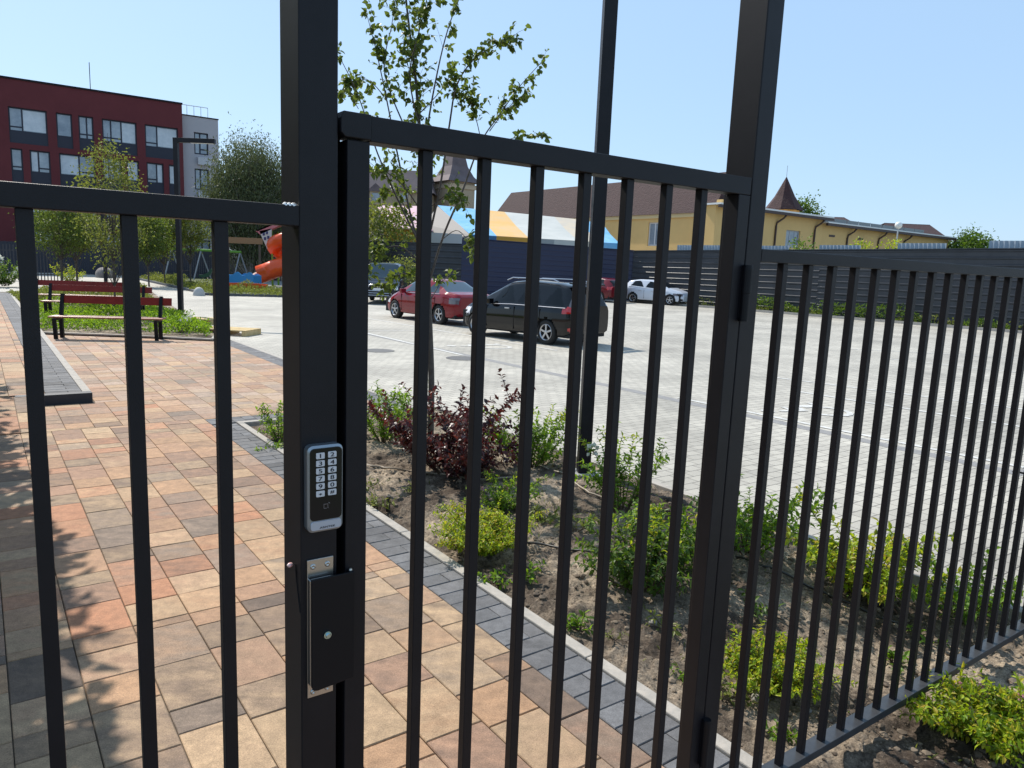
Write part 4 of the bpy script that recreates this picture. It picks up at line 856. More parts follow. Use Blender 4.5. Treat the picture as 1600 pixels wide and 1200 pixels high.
shrub('flowering_hydrangea', np.array(G(285, 522)) + [0, 0, .05], .5, .3, 14, .07, L_GREEN, 'small hydrangea with white heads at the right end of the planter', 121, .6, flowers=(8, .13, PETAL), twigs=0, spread=.8)
shrub('border_bush', at(112, 441, 42) * [1, 1, 0], 1.1, .6, 26, .16, L_YEL, 'yellow bush at the foot of the slat fence above the benches', 122, .4, twigs=0, spread=.8)

# ------------------------------------------------------------------ fences round the yard
def slat_fence(name, A, B, h, pitch, wid, m, label, gap_back=None):
    A, B = np.array([A[0], A[1], 0.]), np.array([B[0], B[1], 0.]); L = np.linalg.norm(B - A); d = (B - A) / L; n = np.array([-d[1], d[0], 0]); t = thing(name, (A + B) / 2, label, 'fence')
    s = MB(); k = 0
    while k * pitch < L: s.obox(A + d * (k * pitch + wid / 2) + [0, 0, h / 2 + .03], d, n, Z_, wid / 2, .012, h / 2 * (1 + .01 * (k % 3))); k += 1
    build('slats', s, m, t); r = MB()
    for z in (h * .2, h * .85): r.obox((A + B) / 2 + n * .035 + [0, 0, z], d, n, Z_, L / 2, .02, .03)
    build('rails', r, m, t)
NAVY = mat('dark_navy_metal', (.010, .012, .025), .5); 
slat_fence('slat_fence', at(-60, 400, 41), at(97, 400, 43), 2.0, .16, .05, mat('grey_slats', (.035, .035, .045), .5), 'open dark slat fence at far left behind the hydrangea')
slat_fence('slat_fence', at(-90, 400, 56), at(470, 400, 60), 2.25, .15, .14, NAVY, 'long close boarded navy fence behind the playground')
CORR = mat('corrugated_anthracite', (.026, .029, .036), .38, noise=(2, (.038, .041, .05)))
CORRB = mat('corrugated_navy', (.008, .014, .05), .4)
def corr_fence(A, B, hA, hB, m, label, rib=.26, post=2.5, z0=.0, depth=.035):
    A, B = np.array([A[0], A[1], 0.]), np.array([B[0], B[1], 0.]); L = np.linalg.norm(B - A); d = (B - A) / L; n = np.array([-d[1], d[0], 0])
    if n.dot(A) > 0: n = -n                       # n faces the camera
    t = thing('corrugated_fence', (A + B) / 2, label, 'fence'); s = MB(); k = max(1, int(L / post))
    for j in range(k):
        f0, f1 = j / k, (j + 1) / k; a, b = A + d * L * f0, A + d * L * f1 + d * .01; h0, h1 = hA + (hB - hA) * f0, hA + (hB - hA) * f1; nr = int(round(min(h0, h1) / rib)); vs = []
        prof = []
        for i in range(nr): 
            for q, o in ((0, 0), (.62, 0), (.72, depth), (.9, depth), (1.0, 0)): prof.append(((i + q) / nr, o))
        off = .004 * (j % 2)
        for f, o in prof: vs += [a + n * (o + off) + [0, 0, z0 + h0 * f], b + n * (o + off) + [0, 0, z0 + h1 * f]]
        s.add(vs, [(2 * i, 2 * i + 1, 2 * i + 3, 2 * i + 2) for i in range(len(prof) - 1)])
    build('sheets', s, m, t); c = MB(); c.slab([A + [0, 0, hA], B + [0, 0, hB], B + [0, 0, hB + .05], A + [0, 0, hA + .05]], n * .07); build('top_cap', c, m, t)
    for j in range(k + 1): p = A + d * L * j / k - n * .06; build('post', MB().obox(p + [0, 0, (hA + (hB - hA) * j / k) / 2], d, n, Z_, .04, .04, (hA + (hB - hA) * j / k) / 2 - .02), m, t)
    return t
cn = at(990, 400, 50) * [1, 1, 0]
corr_fence(at(470, 400, 57), at(724, 400, 52.5), 3.35, 3.35, CORR, 'grey corrugated fence left of the blue one behind the red sedan', .42)
corr_fence(at(722, 400, 50.5), cn + [0, 0.1, 0], 3.70, 3.32, CORRB, 'tall dark blue sheet fence behind the black car', .3, 60, 0, .012)
E_ = np.array([math.cos(R_(-50)), math.sin(R_(-50)), 0]); fB = cn + E_ * 42
corr_fence(cn, fB, 3.30, 3.88, CORR, 'long grey corrugated fence along the right side of the car park', .33)
vg = MB(); a = cn - [E_[1] * -.0, 0, 0]; nn = np.array([E_[1], -E_[0], 0]); nn = -nn if nn.dot(cn) > 0 else nn
v0, v1 = cn + E_ * 1.5 + nn * .05, fB + nn * .05; vp = [tuple((v0)[:2]), tuple((v0 + nn * 1.1)[:2]), tuple((v1 + nn * 1.1)[:2]), tuple(v1[:2])]
if True:
    vg.prism(vp, .004, .06); tag(build('grass_verge', vg, GRASSG), kind='structure')
    vk = MB(); p, q = v0 + nn * 1.15, v1 + nn * 1.15; vk.obox((p + q) / 2 + [0, 0, .06], E_, nn, Z_, 20.2, .05, .07); tag(build('verge_kerb', vk, KERB), kind='structure')
    cover('verge_weeds', vp, 5200, .8, .15, L_DARK, 'rough weeds growing along the foot of the right corrugated fence', 105, .7)
    cover('verge_grass', vp, 2200, .45, .13, L_OLIVE, 'yellow grass tufts along the foot of the right corrugated fence', 106, .6)

# ------------------------------------------------------------------ cars
def cyl_wheel(parent, x, y, r, w_, side):
    wh = MB(); wh.lathe((x, y, r), (0, side, 0), [(r * .62, -w_ * .5), (r * .93, -w_ * .5), (r, -w_ * .32), (r, w_ * .32), (r * .93, w_ * .5), (r * .68, w_ * .5), (r * .64, w_ * .38)], 26); o = build('wheel', wh, RUBBER, parent, local=True, smooth=True)
    rm = MB(); rm.lathe((x, y, r), (0, side, 0), [(r * .68, w_ * .46), (r * .64, w_ * .5), (r * .58, w_ * .40), (r * .56, w_ * .1)], 26); rm.lathe((x, y, r), (0, side, 0), [(r * .16, w_ * .3), (r * .14, w_ * .44), (0, w_ * .46)], 12)
    for k in range(5):
        a = 2 * math.pi * k / 5 + .3; dx, dz = math.cos(a), math.sin(a); c = np.array([x + dx * r * .36, y + side * w_ * .38, r + dz * r * .36]); rm.obox(c, (dx, 0, dz), (0, 1, 0), (-dz, 0, dx), r * .25, w_ * .05, r * .075)
    build('rim', rm, RIM, o, local=True); dk = MB(); dk.lathe((x, y, r), (0, side, 0), [(r * .6, w_ * .12), (0, w_ * .12)], 20); build('brake_disc', dk, BLACKM, o, local=True)
def car(name, label, cat, pos, heading, S, paint, tint=None, extras=None):
    """S: dict of stations. x forward, y left."""
    t = thing(name, pos, label, cat, 'vehicles in the car park', heading); L2 = S['L'] / 2; xs = np.linspace(-L2, L2, 110)
    f = lambda k: np.interp(xs, [a for a, b in S[k]], [b for a, b in S[k]])
    sm = lambda y: np.convolve(np.pad(y, 2, 'edge'), [.1, .2, .4, .2, .1], 'valid')
    top, belt, bot, hw, rw = sm(f('top')), sm(f('belt')), f('bot'), sm(f('hw')), sm(f('rw')); rings = []
    for i, x in enumerate(xs):
        T_, Bl, b0, h, r = top[i], min(belt[i], top[i] - .02), bot[i], hw[i], rw[i]; gh = max(0, T_ - Bl)
        key = [(0, b0), (h * .8, b0), (h * .965, b0 + .05), (h * .995, b0 + .28 * (Bl - b0)), (h * 1.0, b0 + .6 * (Bl - b0)), (h * .985, b0 + .88 * (Bl - b0)), (h * .945, Bl)]
        k2 = min(1, gh / .25); rr = h * .93 * (1 - k2) + r * k2; key += [(rr * (1 - .0) , Bl + gh * .80), (rr * .93, Bl + gh * .93), (rr * .72, Bl + gh * .985), (0, T_)]
        ring = []
        for j in range(len(key) - 1):
            n = (1, 1, 4, 4, 4, 3, 8, 1, 2, 4)[j]
            for q in range(n): ring.append((key[j][0] + (key[j + 1][0] - key[j][0]) * q / n, key[j][1] + (key[j + 1][1] - key[j][1]) * q / n, j))
        ring.append((*key[-1], 9)); rings.append(ring)
    nR = len(rings[0]); P = lambda i, k, s: (xs[i], s * rings[i][k][0], rings[i][k][1]); body = MB(); gl = MB(); inside = lambda x, a: a[0] <= x <= a[1]
    LM = {(s, k): MB() for s in (1, -1) for k in range(len(S['lights']))}
    for i in range(len(xs) - 1):
        xm = (xs[i] + xs[i + 1]) / 2
        for k in range(nR - 1):
            j = rings[i][k][2]; g = False; gh = min(top[i] - belt[i], top[i + 1] - belt[i + 1])
            if j == 6 and gh > .16:
                kk = k - [r_[2] for r_ in rings[i]].index(6)
                for a, b in S['side']:
                    if a + kk * .03 <= xm <= b - kk * S.get('rake', .045) and 1 <= kk < 8: g = True
            if j in (6, 7, 8, 9) and (inside(xm, S['wind']) or inside(xm, S['rear'])) and not (j == 6):
                g = j >= 7
            if any((xm - wx) ** 2 + ((rings[i][k][1] + rings[i][k + 1][1]) / 2 - S['wr']) ** 2 < (S['wr'] * 1.17) ** 2 for wx in S['wx']) and j in (1, 2, 3, 4, 5): continue
            zm_ = (rings[i][k][1] + rings[i][k + 1][1]) / 2; lt = None
            for li, (nm_, xa, xb, za, zb, m_l) in enumerate(S['lights']):
                if xa <= xm <= xb and za <= zm_ <= zb and 2 <= j <= 7: lt = li
            for s in (1, -1):
                q = [P(i, k, s), P(i + 1, k, s), P(i + 1, k + 1, s), P(i, k + 1, s)]
                if s < 0: q = q[::-1]
                (LM[s, lt] if lt is not None else gl if g else body).add(q, [(0, 1, 2, 3)])
    for i, fl in ((0, 1), (len(xs) - 1, 0)):
        q = [P(i, k, 1) for k in range(nR)] + [P(i, k, -1) for k in range(nR - 1, -1, -1)]; q = q[::-1] if fl else q; body.add(q, [tuple(range(len(q)))])
    def weld(o):
        import bmesh
        bm = bmesh.new(); bm.from_mesh(o.data); bmesh.ops.remove_doubles(bm, verts=bm.verts, dist=1e-4); bmesh.ops.recalc_face_normals(bm, faces=bm.faces); bm.to_mesh(o.data); bm.free()
        for p_ in o.data.polygons: p_.use_smooth = len(p_.vertices) < 6
    weld(build('body', body, paint, t, local=True)); weld(build('window', gl, tint or CARGL, t, local=True))
    un = MB(); un.box(-L2 + .15, -hw.max() * .86, bot.min() + .02, L2 - .15, hw.max() * .86, bot.min() + .5); build('underbody', un, RUBBER, t, local=True)
    hwm = float(hw.max())
    for wx in S['wx']:
        for s in (1, -1): cyl_wheel(t, wx, s * (hwm - .13), S['wr'], .21, s)
    yb = lambda x: float(np.interp(x, xs, hw))
    for s in (1, -1):
        m_ = MB(); x = S['mirror'][0]; m_.obox((x, s * (yb(x) + .06), S['mirror'][1]), (1, 0, 0), (0, 1, 0), Z_, .06, .1, .075); build('wing_mirror', m_, paint, t, local=True, bevel=.02)
        for hx in S.get('handles', ()): h_ = MB(); h_.box(hx - .09, s * (yb(hx) * .995), S['hz'] - .015, hx + .09, s * (yb(hx) * .995 + .03), S['hz'] + .02); build('door_handle', h_, S.get('hm', RIM), t, local=True, bevel=.006)
        for dx in S.get('doors', ()): d_ = MB(); d_.box(dx - .006, s * (yb(dx) - .02), bot.min() + .12, dx + .006, s * (yb(dx) * 1.0 + .0035), S['hz'] + .06); build('door_seam', d_, BLACKM, t, local=True)
        for li, l in enumerate(S['lights']):
            if LM[s, li].f: weld(build(l[0], LM[s, li], l[5], t, local=True))
        b_ = MB(); xs_ = [x for x in xs if S['side'][0][0] - .1 <= x <= S['side'][-1][1] + .1]; b_.tube([(x, s * float(np.interp(x, xs, hw)) * .952, float(np.interp(x, xs, belt)) + .004) for x in xs_[::4]], .009, 4); build('belt_sheen_strip', b_, RIM, t, local=True)  # light strip added along the belt in place of sky reflected on the shoulder
    if extras: extras(t)
    return t
CARGL = mat('car_glass', (.002, .003, .004), .02, spec=.35); CARGB = mat('car_glass_blue', (.02, .04, .055), .05, spec=.7)
HL = mat('headlamp', (.7, .7, .72), .08); TL = mat('tail_lamp', (.45, .01, .01), .12, coat=1); TLD = mat('smoked_lamp', (.12, .1, .11), .12, coat=1)
def paintm(n, c, r=.35, mt=.0): return mat(n, c, .1, mt, spec=.5)
NUM = mat('number_plate', (.75, .75, .74), .4)
MPV = dict(L=4.4, top=[(-2.2, 1.0), (-2.12, 1.22), (-1.86, 1.55), (-1.4, 1.61), (-.3, 1.64), (.25, 1.58), (.85, 1.30), (1.4, 1.03), (1.9, .90), (2.1, .78), (2.2, .6)], belt=[(-2.2, .98), (0, .97), (1.2, .92), (2.2, .58)],
    bot=[(-2.2, .34), (-1.9, .22), (1.9, .2), (2.2, .3)], hw=[(-2.2, .70), (-2.05, .83), (-1.5, .89), (0, .9), (1.4, .88), (1.95, .80), (2.2, .6)], rw=[(-2.2, .58), (-1.9, .64), (0, .68), (.8, .66), (1.3, .7), (2.2, .6)],
    side=[(-1.85, -1.15), (-1.08, -.18), (-.12, .85)], wind=(.42, 1.25), rear=(-2.19, -1.98), wr=.325, wx=(-1.33, 1.4), mirror=(.75, 1.02), handles=(-.85, .1), hz=.86, doors=(-1.1, -.15, .95),
    lights=[('tail_lamp', -2.2, -1.84, .84, 1.0, TL), ('tail_lamp_strip', -2.2, -1.98, 1.0, 1.5, TLD), ('headlamp', 1.7, 2.12, .62, .80, HL), ('rear_reflector', -2.19, -2.05, .40, .48, TL)])
SED = dict(L=4.45, top=[(-2.22, .88), (-2.12, 1.0), (-1.6, 1.06), (-1.2, 1.22), (-.75, 1.40), (-.1, 1.44), (.3, 1.40), (.8, 1.2), (1.2, .98), (1.8, .86), (2.1, .72), (2.22, .55)], belt=[(-2.22, .86), (-1.6, .98), (0, .94), (1.1, .9), (2.22, .52)],
    bot=[(-2.22, .36), (-1.9, .22), (1.9, .2), (2.22, .28)], hw=[(-2.22, .66), (-2.05, .80), (-1.5, .87), (0, .88), (1.4, .86), (1.9, .79), (2.22, .56)], rw=[(-2.2, .6), (-1.3, .6), (-.6, .62), (.3, .62), (1.0, .66), (2.2, .5)],
    side=[(-1.25, -.45), (-.38, .85)], wind=(.35, 1.12), rear=(-1.62, -.85), wr=.315, wx=(-1.3, 1.34), mirror=(.7, .98), handles=(-.95, -.02), hz=.82, hm=None, doors=(-1.1, -.4, .9),
    lights=[('tail_lamp', -2.2, -1.82, .70, .88, TLD), ('headlamp', 1.68, 2.14, .54, .70, HL)])
HAT = dict(L=4.2, top=[(-2.1, .9), (-2.0, 1.2), (-1.7, 1.40), (-1.0, 1.50), (-.2, 1.50), (.3, 1.43), (.85, 1.2), (1.25, 1.0), (1.75, .88), (2.0, .75), (2.1, .55)], belt=[(-2.1, .88), (-1.5, 1.05), (0, .93), (1.1, .88), (2.1, .52)],
    bot=[(-2.1, .36), (-1.8, .22), (1.8, .2), (2.1, .28)], hw=[(-2.1, .66), (-1.9, .80), (-1.3, .87), (0, .88), (1.35, .86), (1.85, .78), (2.1, .56)], rw=[(-2.1, .5), (-1.4, .58), (-.4, .62), (.3, .62), (1.0, .66), (2.1, .5)],
    side=[(-1.5, -.5), (-.44, .85)], wind=(.36, 1.15), rear=(-2.08, -1.75), wr=.32, wx=(-1.26, 1.3), mirror=(.7, .98), handles=(-.75, .1), hz=.8, doors=(-.47, .9),
    lights=[('tail_lamp', -2.09, -1.78, .78, .95, TL), ('headlamp', 1.5, 2.03, .58, .74, TLD), ('fog_lamp', 1.85, 2.08, .3, .42, BLACKM)])
VAN = dict(L=4.6, top=[(-2.3, 1.2), (-2.22, 1.7), (-2.0, 1.86), (0, 1.9), (.7, 1.84), (1.25, 1.32), (1.5, 1.12), (1.95, 1.02), (2.2, .9), (2.3, .7)], belt=[(-2.3, 1.15), (0, 1.15), (1.3, 1.08), (2.3, .68)],
    bot=[(-2.3, .4), (2.0, .3), (2.3, .36)], hw=[(-2.3, .82), (-2.1, .9), (0, .93), (1.7, .9), (2.1, .86), (2.3, .74)], rw=[(-2.3, .78), (0, .78), (.7, .76), (1.4, .74), (2.3, .7)],
    side=[(-1.95, -.9), (-.8, .2), (.28, 1.1)], wind=(.72, 1.42), rear=(-2.29, -2.15), wr=.34, wx=(-1.45, 1.5), mirror=(1.0, 1.22), handles=(.4,), hz=1.0, hm=BLACKM, doors=(.22, 1.15),
    lights=[('headlamp', 2.02, 2.29, .68, .88, HL), ('tail_lamp', -2.29, -2.15, .8, 1.15, TL)])
REDP = paintm('red_car_paint', (.20, .004, .012)); SED['hm'] = REDP
def hd(d): return R_(90 + d)                     # heading d degrees left of straight ahead
def place(S, rear_wheel, d, side=1):
    """centre so that the near-side rear wheel contact stands at the given ground point"""
    a = hd(d); c, s = math.cos(a), math.sin(a); lx, ly = S['wx'][0], side * (max(b for _, b in S['hw']) - .02); return (rear_wheel[0] - (lx * c - ly * s), rear_wheel[1] - (lx * s + ly * c), 0.0)
def plate_ex(t):
    build('number_plate', MB().box(-2.235, -.26, .62, -2.205, .26, .73), NUM, t, local=True)
    build('roof_spoiler', MB().obox((-1.98, 0, 1.6), (1, 0, .1), (0, 1, 0), Z_, .14, .6, .02), paintm('mpv_spoiler', (.006, .006, .008)), t, local=True, bevel=.01)
    for s in (1, -1): build('roof_rail', MB().tube([(-1.5, s * .62, 1.63), (-1.3, s * .62, 1.69), (.2, s * .62, 1.68), (.4, s * .62, 1.61)], .016, 6), RIM, t, local=True)
suv = car('parked_car', 'black family car with red tail lamps behind the middle gate bars', 'car', place(MPV, G(848, 539), 47), hd(47), MPV, paintm('black_car_paint', (.002, .002, .003)), None, plate_ex)
suv.scale = (.94, .97, .98); suv.location.x += .09
def sed_ex(t):
    build('number_plate', MB().box(-2.25, -.26, .50, -2.222, .26, .61), NUM, t, local=True); build('rear_badge', MB().lathe((-2.2, 0, .84), (-1, 0, 0), [(.06, 0), (.055, .02), (0, .022)], 12), RIM, t, local=True)
car('parked_car', 'dark red sedan parked ahead of the black family car', 'car', place(SED, G(684, 507), 41), hd(41), SED, REDP, CARGB, sed_ex)
def bull(t):
    build('bull_bar', MB().tube([(2.4, -.62, .42), (2.42, -.42, .82), (2.42, -.35, .88), (2.42, .35, .88), (2.42, .42, .82), (2.4, .62, .42)], .035, 8), RIM, t, local=True, smooth=True)
    build('number_plate', MB().box(2.34, -.26, .62, 2.37, .26, .74), NUM, t, local=True)
    for k in range(3): build('lower_bar', MB().tube([(2.4, -.5, .42 + .1 * k), (2.4, .5, .42 + .1 * k)], .02, 6), RIM, t, local=True)
    build('grille', MB().box(2.23, -.42, .72, 2.305, .42, .84), BLACKM, t, local=True); build('grille_badge', MB().lathe((2.3, 0, .78), (1, 0, 0), [(.07, 0), (.06, .02), (0, .02)], 12), RIM, t, local=True)
p = at(588, 470, 33.5); car('parked_van', 'dark navy van with silver bull bar facing the camera beside the gate stile', 'van', (p[0], 35.6, 0), hd(183), VAN, paintm('navy_van_paint', (.008, .012, .022)), CARGB, bull)
p = at(1024, 470, 47.0); car('parked_car', 'white hatchback pointing right in front of the corrugated fence', 'car', (p[0], 46.6, 0), hd(-128), HAT, paintm('white_car_paint', (.55, .58, .64), .25, .0))
p = at(948, 470, 47.0); car('parked_car', 'dark red car half hidden between the lamp post and the white hatchback', 'car', (p[0] - .6, 47.5, 0), hd(35), HAT, paintm('maroon_car_paint', (.12, .006, .012)))

# ------------------------------------------------------------------ buildings
FRM = mat('dark_window_frame', (.012, .014, .03), .5); WFR = mat('white_window_frame', (.6, .6, .62), .5)
def wall_with_holes(P, a0, a1, z0, z1, holes, rev=.22, thick=None):
    A = sorted(set([a0, a1] + [h[0] for h in holes] + [h[1] for h in holes])); Zs = sorted(set([z0, z1] + [h[2] for h in holes] + [h[3] for h in holes])); mb = MB()
    for i in range(len(A) - 1):
        for j in range(len(Zs) - 1):
            am, zm = (A[i] + A[i + 1]) / 2, (Zs[j] + Zs[j + 1]) / 2
            if any(h[0] < am < h[1] and h[2] < zm < h[3] for h in holes): continue
            mb.add([P.P(A[i], Zs[j]), P.P(A[i + 1], Zs[j]), P.P(A[i + 1], Zs[j + 1]), P.P(A[i], Zs[j + 1])], [(0, 1, 2, 3)])
    for h in holes:
        q = [(h[0], h[2]), (h[1], h[2]), (h[1], h[3]), (h[0], h[3])]
        for k in range(4): (a, z), (b, y) = q[k], q[(k + 1) % 4]; mb.add([P.P(a, z), P.P(b, y), P.P(b, y, rev), P.P(a, z, rev)], [(0, 1, 2, 3)])
    D_ = thick or 10
    mb.add([P.P(a0, z0), P.P(a0, z1), P.P(a0, z1, D_), P.P(a0, z0, D_)], [(0, 1, 2, 3)]); mb.add([P.P(a1, z0), P.P(a1, z1), P.P(a1, z1, D_), P.P(a1, z0, D_)], [(0, 1, 2, 3)])
    mb.add([P.P(a0, z1), P.P(a1, z1), P.P(a1, z1, D_), P.P(a0, z1, D_)], [(0, 1, 2, 3)]); mb.add([P.P(a0, z0, D_), P.P(a1, z0, D_), P.P(a1, z1, D_), P.P(a0, z1, D_)], [(0, 1, 2, 3)])
    return mb
def window(P, r, t, fm, splits=(), low=None, rev=.2, frame=.07, lowm=None, blind=None):
    a0, a1, z0, z1 = r; fr = MB(); o = rev - .06
    for x0, x1, y0, y1 in ((a0, a0 + frame, z0, z1), (a1 - frame, a1, z0, z1), (a0 + frame, a1 - frame, z0, z0 + frame), (a0 + frame, a1 - frame, z1 - frame, z1)): fr.pbox(P, x0, x1, y0, y1, o, rev)
    for s in splits: x = a0 + (a1 - a0) * s; fr.pbox(P, x - frame / 2, x + frame / 2, z0 + frame, z1 - frame, o + .002, rev)
    if low: x0, x1, f = low; zz = z0 + (z1 - z0) * f; fr.pbox(P, a0 + (a1 - a0) * x0, a0 + (a1 - a0) * x1, zz - frame / 2, zz + frame / 2, o + .004, rev)
    w_ = build('window', fr, fm, t); build('pane', MB().pbox(P, a0 + frame, a1 - frame, z0 + frame, z1 - frame, rev - .03, rev - .01), GLASS, w_)
    if blind: build('curtain', MB().pbox(P, a0 + (a1 - a0) * blind[0], a0 + (a1 - a0) * blind[1], z0 + frame * 1.5, z1 - frame * 1.5, rev - .035, rev - .031), mat('curtain', (.5, .55, .6), .7, noise=(2.5, (.62, .66, .7))), w_)
    return w_
REDW = mat('red_render', (.105, .014, .018), .8, noise=(.4, (.13, .02, .024)), bump=(20, .2, .01)); PALEW = mat('pale_render', (.42, .40, .42), .85, noise=(.5, (.38, .36, .38)), bump=(20, .2, .01))
RX = at(288, 300, 69.0); PR = Plane(RX, 35.5)
rects = [(12, 167, 75, 212, (.35,), (0, .35, .2), (.36, .98)), (87, 175, 114, 215.6, (), None, None), (122, 180, 147, 217.6, (.55,), (0, .98, .22), None), (159, 185, 214.5, 227.5, (.25, .55), (0, .55, .2), (.57, .98)), (226, 193.5, 279, 233, (.36,), (0, .36, .2), (.38, .97)),
         (16, 231, 37, 270, (), (0, 1, .2), None), (46, 234, 80, 273, (.42,), (.42, 1, .22), (.0, .4)), (92, 238, 150, 276, (.55,), (.55, 1, .22), (.0, .52)), (160, 246, 191, 281, (.6,), None, None), (198, 249, 218, 284, (), None, (.03, .97)), (229, 254, 256.5, 288, (.6,), (0, .6, .2), (.62, .97)), (263.5, 256, 280.5, 293, (), None, (.03, .97))]
row = [[], []]; zr = [[], []]; H = []
for i, r in enumerate(rects):
    a0, z1 = PR.sz(r[0], r[1]); a1, z0 = PR.sz(r[2], r[3]); k = 0 if i < 5 else 1; zr[k].append((z0, z1)); row[k].append((a0, a1, r))
FL = np.mean([z[1] for z in zr[0]]) - np.mean([z[1] for z in zr[1]]); wins = []
for k in (0, 1):
    z0 = float(np.median([z[0] for z in zr[k]])); z1 = float(np.median([z[1] for z in zr[k]]))
    for a0, a1, r in row[k]:
        for st_ in (0, 2):
            if z0 - st_ * FL > .3: wins.append((a0, a1, z0 - st_ * FL, z1 - st_ * FL, r))
ztop = PR.sz(200, 150.6)[1]; t = thing('red_building', PR.P(-15, 0), 'four storey dark red rendered apartment building on the left', 'building')
a_l, a_r = PR.sz(-160, 100)[0], 0.0
lw = PR.sz(12, 167)[0]; 
hs = [(a, b, c - .9, d) for a, b, c, d, r in wins]
build('wall', wall_with_holes(PR, a_l, a_r, -.1, ztop, hs, .24), REDW, t)
build('roof_edge', MB().pbox(PR, a_l, a_r + .05, ztop, ztop + .14, -.08, .4), BLACKM, t)
for a, b, c, d, r in wins:
    window(PR, (a, b, c, d), t, FRM, r[4], r[5], .24, .11, blind=r[6])
    build('spandrel', MB().pbox(PR, a, b, c - .898, c - .002, .12, .2), FRM, t)
PP_ = PR.P(lw - 4.6, 0)
for dx, hh in ((148, 100),): a, z = PR.sz(148, 140); build('roof_antenna', MB().tube([PR.P(a, ztop, 3), PR.P(a, ztop + 2.9, 3)], .03, 4), BLACKM, t)
# pale part
PW_ = Plane(PR.P(0.02, 0, .6), 35.5); zt2 = PW_.sz(315, 184)[1]; ar = PW_.sz(342, 250)[0]; t2 = thing('pale_building', PW_.P(ar / 2, 0), 'pale grey apartment block with a roof railing right of the red building', 'building')
hs2 = []
for r in ((303, 206, 326, 243), (304, 263, 327, 298)): a0, z1 = PW_.sz(r[0], r[1]); a1, z0 = PW_.sz(r[2], r[3]); hs2.append((a0, a1, z0, z1))
f2 = hs2[0][3] - hs2[1][3]; hs2.append((hs2[1][0], hs2[1][1], hs2[1][2] - f2, hs2[1][3] - f2)); hs2.append((hs2[1][0], hs2[1][1], hs2[1][2] - 2 * f2, hs2[1][3] - 2 * f2))
hs2 = [h for h in hs2 if h[2] > .4]
build('wall', wall_with_holes(PW_, -.6, ar, -.1, zt2, hs2, .2), PALEW, t2); build('roof_edge', MB().pbox(PW_, -.6, ar + .05, zt2, zt2 + .1, -.05, .3), BLACKM, t2)
for h in hs2: window(PW_, h, t2, FRM, (.42,), (.42, 1, .24), .2, .12)
for k in range(len(hs2) - 1): h = hs2[k]; a = (h[0] + h[1]) / 2 + .15; build('air_conditioner', MB().pbox(PW_, a - .55, a + .65, h[2] - .95, h[2] - .25, -.35, -.01), mat('ac_casing', (.5, .5, .52), .5, noise=(14, (.4, .4, .42))), t2, bevel=.03)
rl = MB(); rl.tube([PW_.P(-.3, zt2 + 1.0, .4), PW_.P(ar * .75, zt2 + 1.0, .4)], .03, 4)
for f in np.linspace(0, .75, 5): rl.tube([PW_.P(ar * f, zt2, .4), PW_.P(ar * f, zt2 + 1.0, .4)], .025, 4)
build('roof_railing', rl, STEEL, t2)
# yellow building with brown roof (long side)
YEL = mat('yellow_render', (.68, .45, .18), .85, noise=(.35, (.60, .40, .16)), bump=(15, .15, .01)); BRF = mat('brown_roof_tiles', (.036, .014, .015), .85, noise=(3, (.055, .024, .024)), bump=(7, 1.0, .08)); GUT = mat('brown_gutter', (.05, .025, .02), .5)
YO = at(1110, 400, 65.5); PY = Plane(YO, 126.2); sg = 1.0 if PY.sz(800, 400)[0] > 0 else -1.0
far_a = PY.sz(768, 400)[0]; ze = 7.35; t = thing('yellow_building', PY.P(far_a / 2, 0), 'long yellow building with a steep brown tiled roof behind the tents', 'building')
holes = []
a0, z1 = PY.sz(1033, 347); a1, z0 = PY.sz(1011, 384); wy = (min(a0, a1), max(a0, a1), z0, z1); w2 = (wy[0] + 9, wy[1] + 9, z0, z1)
build('wall', wall_with_holes(PY, min(0, far_a), max(0, far_a), -.1, ze, [wy, w2], .2, 4.4), YEL, t)
window(PY, wy, t, WFR, (.5,), None, .2, .12); window(PY, w2, t, WFR, (.5,), None, .2, .12)
build('cornice', MB().pbox(PY, 0, far_a, ze - .35, ze, -.15, -.002), mat('cornice_cream', (.62, .48, .26), .8), t)
rf = MB(); zr_ = 11.0; A0, A1 = -.15, far_a + .3; d1 = 2.0; hip = 1.2
rf.add([PY.P(A0, ze, -.3), PY.P(A1, ze, -.3), PY.P(A1 - hip, zr_, d1), PY.P(A0 + .3, zr_, d1), PY.P(A0, ze, 4.6), PY.P(A1, ze, 4.6), PY.P(A1 - hip, zr_, 2.5), PY.P(A0 + .3, zr_, 2.5)], [(0, 1, 2, 3), (5, 4, 7, 6), (1, 5, 6, 2), (4, 0, 3, 7), (3, 2, 6, 7), (0, 4, 5, 1)])
build('roof', rf, BRF, t)
build('gable_panel', MB().obox(PY.P(-.5, 4.2, .9), PY.e, PY.n, Z_, .3, .9, 4.2), YEL, t)
# right wing
PWg = Plane(at(1193, 400, 68.0), 35.6); a_s, z_s = PWg.sz(1120, 312); a_m = PWg.sz(1288, 340)[0]; a_e = PWg.sz(1482, 374)[0]; z1a = PWg.sz(1193, 327)[1]; z1b = PWg.sz(1284, 343)[1]; z1 = (z1a + z1b) / 2; z2 = (PWg.sz(1300, 346)[1] + PWg.sz(1480, 376)[1]) / 2
t = thing('yellow_wing', PWg.P((a_s + a_e) / 2, 0), 'yellow wing with brown downpipes and a flat roof right of the hinge post', 'building')
b0, zz1 = PWg.sz(1229, 359); b1, zz0 = PWg.sz(1248, 388); hw_ = (b0, b1, zz0, zz1)
build('wall', wall_with_holes(PWg, a_s, a_m, -.1, z1, [hw_], .2, 1.2), YEL, t); window(PWg, hw_, t, mat('grey_window_frame', (.35, .37, .4), .4), (.35, .7), None, .2, .12)
